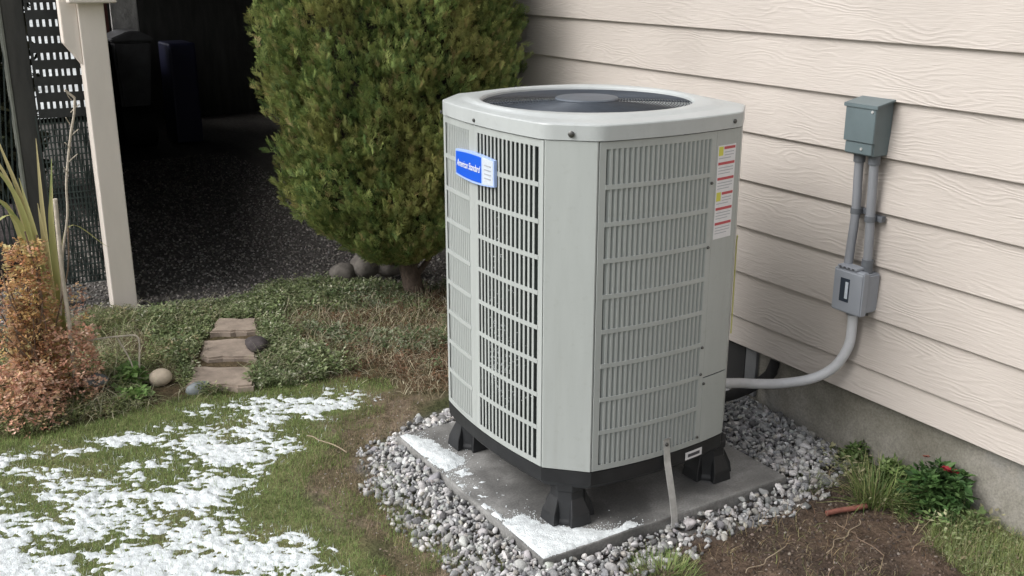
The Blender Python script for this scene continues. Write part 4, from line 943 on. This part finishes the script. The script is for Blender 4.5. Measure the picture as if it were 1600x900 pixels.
def strands(n, bbox, cond, cols, w, L, zoff=0, tilt=.5):
    x = rng.uniform(bbox[0], bbox[1], n); y = rng.uniform(bbox[2], bbox[3], n); k = cond(x, y); x, y = x[k], y[k]; n = len(x)
    return scatter(SPT, np.stack([x, y, hgt(x, y) + zoff], -1), rots(rng.uniform(0, 6.28, n), rng.normal(0, tilt, n), np.zeros(n)), rng.uniform(L[0], L[1], n), palette(n, cols, w, .2))
STRAW = [(.56, .50, .36), (.42, .36, .25), (.29, .22, .15), (.64, .60, .46)]
s1 = strands(9000, (1.2, 2.4, 3.2, 4.85), lambda x, y: inW(x, y, -.03) & (rng.random(len(x)) < .12 + .88 * brown(x, y)), STRAW, [.3, .3, .28, .12], (.05, .12), .0, 1.0)
s2 = strands(13000, (.45, 2.2, 3.75, 5.1), lambda x, y: inW(x, y), [(.26, .29, .14), (.36, .36, .22), (.18, .22, .09), (.50, .46, .33)], [.33, .27, .2, .2], (.045, .10), 0, .5)
s2b = strands(5200, (.3, 1.35, 3.75, 5.0), lambda x, y: inW(x, y) & (fbm(x, y, 3, 2, 97) > .42), [(.40, .40, .26), (.30, .33, .18), (.50, .46, .33)], None, (.07, .15), 0, .4)
o = obj('matted_grass', mesh_np(*join([s1, s2, s2b])), M['dry'], kind='stuff'); tag(o, 'matted pale straw and uncut grass between the lawn and the shrub', 'grass')
s3 = weeds(3800, (1.5, 2.65, 3.2, 4.7), lambda x, y: inW(x, y) & (fbm(x, y, 5, 3, 93) > .55), [(.11, .16, .075), (.17, .21, .11), (.27, .29, .20)], None, (.5, 1.1))
s4 = weeds(2600, (1.2, 2.4, 3.2, 4.7), lambda x, y: inW(x, y, -.03) & (rng.random(len(x)) < brown(x, y)), [(.16, .09, .05), (.10, .06, .035), (.24, .15, .10)], None, (.4, .8))
o = obj('leaf_litter', mesh_np(*join([s3, s4])), M['dry'], kind='stuff'); tag(o, 'brown leaf litter and grey green weeds in front of the shrub', 'leaf litter')

# soil bed at the lower right: litter, twigs
inS = lambda x, y: (sdist(x, y, SOIL) > -.01) & (x < 2.66)
s5 = strands(1700, (1.2, 2.6, 1.3, 2.1), inS, [(.30, .23, .15), (.17, .11, .07), (.40, .34, .25), (.10, .06, .04)], [.3, .3, .12, .28], (.025, .075), .001, 1.4)
s6 = strands(900, (1.45, 2.2, 1.4, 1.95), lambda x, y: inS(x, y) & (fbm(x, y, 6, 3, 95) > .5), [(.34, .29, .17), (.18, .20, .08), (.26, .2, .12)], None, (.03, .07), 0, 1.0)
o = obj('soil_litter', mesh_np(*join([s5, s6])), M['dry'], kind='stuff'); tag(o, 'dry stems and root shreds lying on the bare soil at the lower right', 'plant litter')
n = 5200; x = rng.uniform(1.2, 2.62, n); y = rng.uniform(1.3, 2.1, n); k = inS(x, y); x, y = x[k], y[k]; n = len(x)
V, F, Cc = scatter(PB, np.stack([x, y, hgt(x, y)], -1), randrot(n), rng.uniform(.002, .0085, n) , palette(n, [(.088, .063, .048), (.13, .098, .075), (.052, .038, .030), (.22, .19, .16)], [.4, .25, .3, .05], .2))
o = obj('soil_clods', mesh_np(V, F, Cc), M['stone_att'], kind='stuff'); tag(o, 'crumbly dark brown soil clods at the lower right', 'soil')
n = 5000; x = rng.uniform(.9, 1.7, n); y = rng.uniform(1.8, 3.6, n); k = sdist(x, y, DIRT) > 0; x, y = x[k], y[k]; n = len(x)
V, F, Cc = scatter(PB, np.stack([x, y, hgt(x, y)], -1), randrot(n), rng.uniform(.0015, .006, n), palette(n, [(.17, .125, .09), (.24, .19, .15), (.10, .07, .05), (.33, .31, .29)], [.4, .25, .25, .1], .2))
o = obj('dirt_crumbs', mesh_np(V, F, Cc), M['stone_att'], kind='stuff'); tag(o, 'light brown dirt crumbs between the lawn and the gravel', 'soil')

def wobbly(a, b_, n, amp, seed):
    r = random.Random(seed); a, b_ = Vector(a), Vector(b_); return spline([a.lerp(b_, k / n) + (Vector((r.uniform(-amp, amp), r.uniform(-amp, amp), r.uniform(-amp, amp) * .5)) if 0 < k < n else Vector()) for k in range(n + 1)], 3)
P = wobbly((2.27, 1.875, h(2.27, 1.875) + .012), (2.395, 1.832, h(2.39, 1.83) + .02), 3, .003, 1)
tag(obj('stick', tube(P, [.0085] * len(P), 8), M['red_twig'], loc=(2.33, 1.85, -.05)), 'thick red brown stick on the soil by the gravel edge', 'stick')
TW = [((2.10, 1.72), (2.33, 1.80), 'thin pale root strand lying across the soil below the red stick'), ((2.22, 1.62), (2.26, 1.83), 'forked thin twig reaching up to the red stick'), ((2.03, 1.92), (2.2, 1.93), 'short brown twig at the edge of the gravel'), ((2.32, 1.58), (2.48, 1.62), 'thin twig by the grass clump at the lower right'), ((1.85, 1.78), (2.02, 1.80), 'pale twig in the dead grass right of the green tuft')]
for k, (a, b_, lb_) in enumerate(TW):
    P = wobbly((*a, h(*a) + .01), (*b_, h(*b_) + .012), 6, .012, 10 + k); o = obj('twig', tube(P, [.0014] * len(P), 6), M['straw_twig'] if k in (0, 4) else M['twig'], loc=(*a, h(*a))); tag(o, lb_, 'twig')

def tuft(name, c, rad, n, L, wd, cols, label, cat, m='leaf', z=None, lean=.45, w=None, extra=None):
    a = rng.uniform(0, 6.28, n); r = rad * rng.random(n) ** .6; x = c[0] + r * np.cos(a); y = c[1] + r * np.sin(a); zz = hgt(x, y) - .003
    yaw = a - math.pi / 2 + rng.normal(0, .6, n); Rm = rots(yaw, -np.abs(rng.normal(lean, .3, n)), np.zeros(n)); LL = rng.uniform(L[0], L[1], n); ww = rng.uniform(wd[0], wd[1], n)
    parts = [scatter([blade_proto(b, 3) for b in (.1, .35, .7)], np.stack([x, y, zz], -1), Rm, np.stack([ww, LL, LL], -1), palette(n, cols, w, .15))]
    if extra: parts.append(extra)
    o = obj(name, mesh_np(*join(parts)), M[m], loc=(c[0], c[1], float(hgt(np.array([c[0]]), np.array([c[1]]))[0]))); return tag(o, label, cat)
tuft('grass_clump', (2.475, 1.86), .075, 380, (.06, .15), (.004, .009), [(.13, .19, .055), (.20, .25, .09), (.09, .14, .04), (.30, .30, .14)], 'arching bright green grass clump between the gravel and the red flowered plant', 'grass clump', lean=.5)
tuft('grass_clump', (1.66, 1.90), .09, 700, (.02, .055), (.002, .004), GREEN[:4], 'short bright grass tuft below the pad at the bottom edge', 'grass clump')
tuft('grass_clump', (2.36, 2.02), .035, 90, (.03, .06), (.003, .006), [(.25, .27, .16), (.15, .18, .08)], 'small pale grass sprout at the gravel edge left of the big clump', 'grass clump')
lw = grass(15000, None, (2.30, 2.66, .9, 1.66), (.018, .045), (.002, .0036), [(.21, .26, .09), (.28, .32, .13), (.15, .20, .07), (.40, .38, .22)], [.35, .25, .25, .15], tilt=.7, cond=lambda x, y: sdist(x, y, [(2.40, 1.60), (2.47, 1.68), (2.58, 1.66), (2.66, 1.64), (2.66, .8), (2.2, .8), (2.33, 1.4)]) + .04 * (fbm(x, y, 14, 2, 99) - .5) > 0)
lw = join([lw, weeds(900, (2.30, 2.66, .9, 1.66), lambda x, y: sdist(x, y, [(2.42, 1.62), (2.66, 1.66), (2.66, .8), (2.2, .8), (2.33, 1.4)]) > 0, [(.19, .25, .10), (.28, .31, .17), (.26, .22, .13)], None, (.35, .6))])
o = obj('corner_grass', mesh_np(*lw), M['leaf'], kind='stuff'); tag(o, 'longer pale green grass in the bottom right corner by the foundation', 'grass')
def bush(name, c, protos_n, rad, ht, leaf, cols, label, cat, m='leaf', w=None, narrow=.5, zb=None, lam=1., mat_=None):
    n = protos_n; a = rng.uniform(0, 6.28, n); u = rng.random(n) ** .5; z = rng.random(n) ** lam * ht; rr = rad * u * (1 - .35 * z / ht); x = c[0] + rr * np.cos(a); y = c[1] + rr * np.sin(a)
    zz = (zb if zb is not None else float(hgt(np.array([c[0]]), np.array([c[1]]))[0])) + z
    P = [leaf_proto(5, .35, .5, 1, s, narrow, .4, False) for s in range(8)]
    V, F, Cc = scatter(P, np.stack([x, y, zz], -1), rots(a, rng.normal(.2, .5, n), np.zeros(n)), rng.uniform(.7, 1.2, n) * leaf, palette(n, cols, w, .2)); return V, F, Cc
rf = thing('flowering_plant', 'bushy deep green plant with small dark red flowers against the foundation', 'plant', (2.60, 1.73, -.05))
obj('foliage', mesh_np(*bush('', (2.585, 1.73), 230, .105, .115, .036, [(.045, .10, .03), (.07, .14, .04), (.10, .18, .06)], '', '', narrow=.42)), M['leaf'], rf)
for k, (fx, fy, fz) in enumerate([(2.60, 1.725, .085), (2.615, 1.70, .078), (2.59, 1.71, .09), (2.60, 1.79, .095)]):
    b = bmesh.new(); r = random.Random(k)
    for q in range(9):
        a = q * .7 + r.random(); l_ = .013 * r.uniform(.7, 1.2); p0 = Vector((fx, fy, fz)); d_ = Vector((math.cos(a), math.sin(a), r.uniform(-.2, 1.0))).normalized() * l_; s_ = Vector((-math.sin(a), math.cos(a), 0)) * l_ * .45
        b.faces.new([b.verts.new(v) for v in (p0, p0 + d_ * .6 + s_, p0 + d_, p0 + d_ * .6 - s_)])
    obj('flower', b, M['flower'] if k < 3 else M['red_twig'], rf)
wf = join([weeds(420, (2.42, 2.66, 1.55, 2.12), lambda x, y: (rng.random(len(x)) < sstep(2.42, 2.62, x)) & (fbm(x, y, 14, 2, 500) > .45), [(.16, .22, .08), (.24, .28, .13), (.12, .17, .06), (.34, .32, .20)], None, (.5, 1.3)), strands(260, (2.40, 2.66, 1.55, 2.1), lambda x, y: x > 2.4, [(.36, .32, .20), (.25, .28, .12), (.20, .14, .09)], None, (.04, .10), 0, .8)])
o = obj('foundation_weeds', mesh_np(*wf), M['leaf'], kind='stuff'); tag(o, 'ragged weeds and dead stems along the foot of the foundation', 'weeds')
w2 = bush('', (2.60, 1.90), 120, .055, .07, .026, [(.15, .23, .07), (.20, .27, .10), (.11, .17, .05)], '', ''); o = obj('small_weed', mesh_np(*w2), M['leaf'], loc=(2.60, 1.90, -.06)); tag(o, 'low leafy weed between the grass clump and the red flowered plant', 'weed')
w1 = bush('', (2.625, 2.08), 60, .05, .05, .022, [(.10, .17, .05), (.14, .2, .07)], '', ''); o = obj('small_weed', mesh_np(*w1), M['leaf'], loc=(2.625, 2.08, -.06)); tag(o, 'small bright green weed where the gravel meets the foundation', 'weed')
# leafy rosette with long bent stalk
rs = thing('broadleaf_weed', 'broad leaved green weed with long bent pale stalks beside the tan cobble', 'weed', (.74, 4.02, -.06))
obj('leaves', mesh_np(*join([bush('', (.705, 4.02), 90, .060, .065, .034, [(.17, .29, .08), (.23, .36, .12), (.13, .23, .06), (.33, .38, .15)], '', '', narrow=.75), bush('', (.68, 3.90), 36, .06, .02, .034, [(.20, .33, .10), (.27, .38, .14)], '', '', narrow=.8)])), M['leaf'], rs)
zg = h(.73, 4.0)
obj('stalk', tube(spline([(.735, 4.0, zg + .02), (.745, 4.01, zg + .10), (.752, 4.02, zg + .195), (.70, 4.04, zg + .205), (.62, 4.07, zg + .20), (.545, 4.10, zg + .19)], 5), .0035, 6), M['palebark'], rs)
obj('stalk', tube(spline([(.72, 4.0, zg + .02), (.715, 4.02, zg + .10), (.68, 4.06, zg + .20)], 5), .003, 6), M['palebark'], rs)
# dead orange shrub at the left
ds = thing('dead_shrub', 'withered orange and tan shrub crowding the left edge of the picture', 'shrub', (.40, 4.02, -.06))
OR = [(.66, .42, .22), (.74, .56, .27), (.52, .28, .16), (.70, .46, .32), (.48, .30, .19), (.78, .68, .38)]
PK = [(.68, .42, .31), (.56, .31, .22), (.76, .54, .42), (.52, .32, .22), (.72, .54, .34)]
parts = [bush('', (.395, 4.05), 1450, .105, .60, .016, OR, '', '', w=[.25, .25, .15, .1, .1, .15], narrow=.55, zb=-.03, lam=1.1), bush('', (.26, 4.05), 560, .15, .50, .017, OR, '', '', w=[.25, .15, .2, .2, .15, .05], zb=-.03),
         bush('', (.50, 3.99), 560, .125, .28, .016, PK, '', '', zb=-.04, narrow=.6), bush('', (.30, 3.90), 680, .17, .20, .017, PK, '', '', zb=-.05), bush('', (.53, 4.12), 230, .12, .36, .015, PK + OR[:2], '', '', zb=.0)]
obj('dry_leaves', mesh_np(*join(parts)), M['dry'], ds)
obj('core_twigs', mesh_np(*(lambda V, F: (np.stack([.36 + V[:, 0] * .06, 4.08 + V[:, 1] * .04, .16 + V[:, 2] * .20], -1), F))(*ico(3)), None, True), mat('dry_inner', (.30, .19, .10), .95, noise=(50, .5), bump=(60, 1, .02)), ds)
r = random.Random(8)
for k in range(26):
    a = r.uniform(0, 6.28); rr = r.uniform(.02, .13); bx0 = (.40 + r.uniform(-.05, .05), 4.04 + r.uniform(-.05, .05), -.06); hh = r.uniform(.2, .62)
    P = wobbly(bx0, (.38 + rr * 1.6 * math.cos(a), 4.05 + rr * math.sin(a), hh), 4, .02, 50 + k); obj('stem', tube(P, [.003] * len(P), 5), M['twig'], ds)
# strap leaves
ir = thing('strap_leaf_plant', 'tall clump of yellow green sword leaves rising above the dead shrub', 'plant', (.47, 4.15, -.06))
LV = [((.47, 4.15), (.36, 4.12, .99), .028, 0), ((.47, 4.15), (.30, 4.1, .92), .026, 1), ((.48, 4.15), (.50, 4.15, .93), .022, 0), ((.49, 4.16), (.545, 4.16, .85), .024, 0), ((.45, 4.15), (.20, 4.05, .70), .024, 2), ((.46, 4.14), (.25, 4.0, .62), .022, 2), ((.47, 4.15), (.42, 4.1, .80), .03, 0), ((.50, 4.15), (.53, 4.12, .76), .028, 1), ((.48, 4.14), (.47, 4.1, .70), .03, 0), ((.49, 4.15), (.70, 4.1, .50), .010, 2), ((.45, 4.15), (.33, 4.05, .75), .024, 1), ((.46, 4.15), (.27, 4.12, 1.02), .018, 1)]
for k, (b0, tip, w_, bend) in enumerate(LV):
    r = random.Random(k); b0 = Vector((b0[0], b0[1], .02)); tip = Vector(tip); mid = b0.lerp(tip, .55) + Vector((-(tip.x - b0.x) * .25, 0, .05 + .10 * (bend > 0) + .14 * (bend > 1))); P = spline([b0, mid, tip], 8); V = []; F = []; Cc = []
    c0 = np.array(random.Random(k + 5).choice([(.34, .36, .13), (.22, .30, .09), (.50, .44, .22), (.40, .40, .16)])); sd = Vector((.85, -.5, 0))
    for q, p in enumerate(P):
        t = q / (len(P) - 1); ww = w_ * (1 - t ** 2.2) * .5 + .001; V += [p - sd * ww, p + Vector((0, 0, 0)) + Vector((.3, .5, 0)) * ww * .5, p + sd * ww]; cc = c0 * (1 - t * .2) + np.array([.5, .42, .26]) * t * .35; Cc += [cc] * 3
    for q in range(len(P) - 1): F += [(3 * q, 3 * q + 1, 3 * q + 4, 3 * q + 3), (3 * q + 1, 3 * q + 2, 3 * q + 5, 3 * q + 4)]
    obj('leaf', mesh_np([v[:] for v in V], F, np.array(Cc), True), M['leaf'], ir)
P = wobbly((.505, 4.02, -.06), (.518, 4.0, .73), 5, .004, 3)
tag(obj('garden_stake', tube(P, [.008] * len(P), 8), M['palebark'], loc=(.505, 4.02, -.06)), 'pale bamboo stake standing upright in the dead shrub', 'stake')
dt = thing('dead_branch', 'bare grey seed stalk arching up and right above the sword leaves', 'branch', (.50, 4.12, .3))
obj('stem', tube(wobbly((.50, 4.13, .25), (.60, 4.08, .90), 5, .008, 4) + wobbly((.60, 4.08, .90), (.635, 4.05, 1.08), 3, .006, 5)[1:] + [Vector((.605, 4.05, 1.11))], .0042, 6), M['palebark'], dt)
for k in range(7):
    z = .80 + .045 * k; x0 = .585 + .007 * k; obj('side_twig', tube(wobbly((x0, 4.08, z), (x0 + (.03 if k % 2 else -.015), 4.06, z + .03), 2, .003, 60 + k), .0018, 5), M['palebark'], dt)
# thin strands on the lawn edge
P = wobbly((1.125, 3.20, h(1.12, 3.2) + .02), (1.19, 3.0, h(1.19, 3.0) + .02), 6, .012, 33)
tag(obj('dead_stalk', tube(P, [.0020] * len(P), 6), M['straw_twig'], loc=(1.15, 3.1, -.05)), 'curled tan stalk lying where the snow ends above the dirt', 'twig')
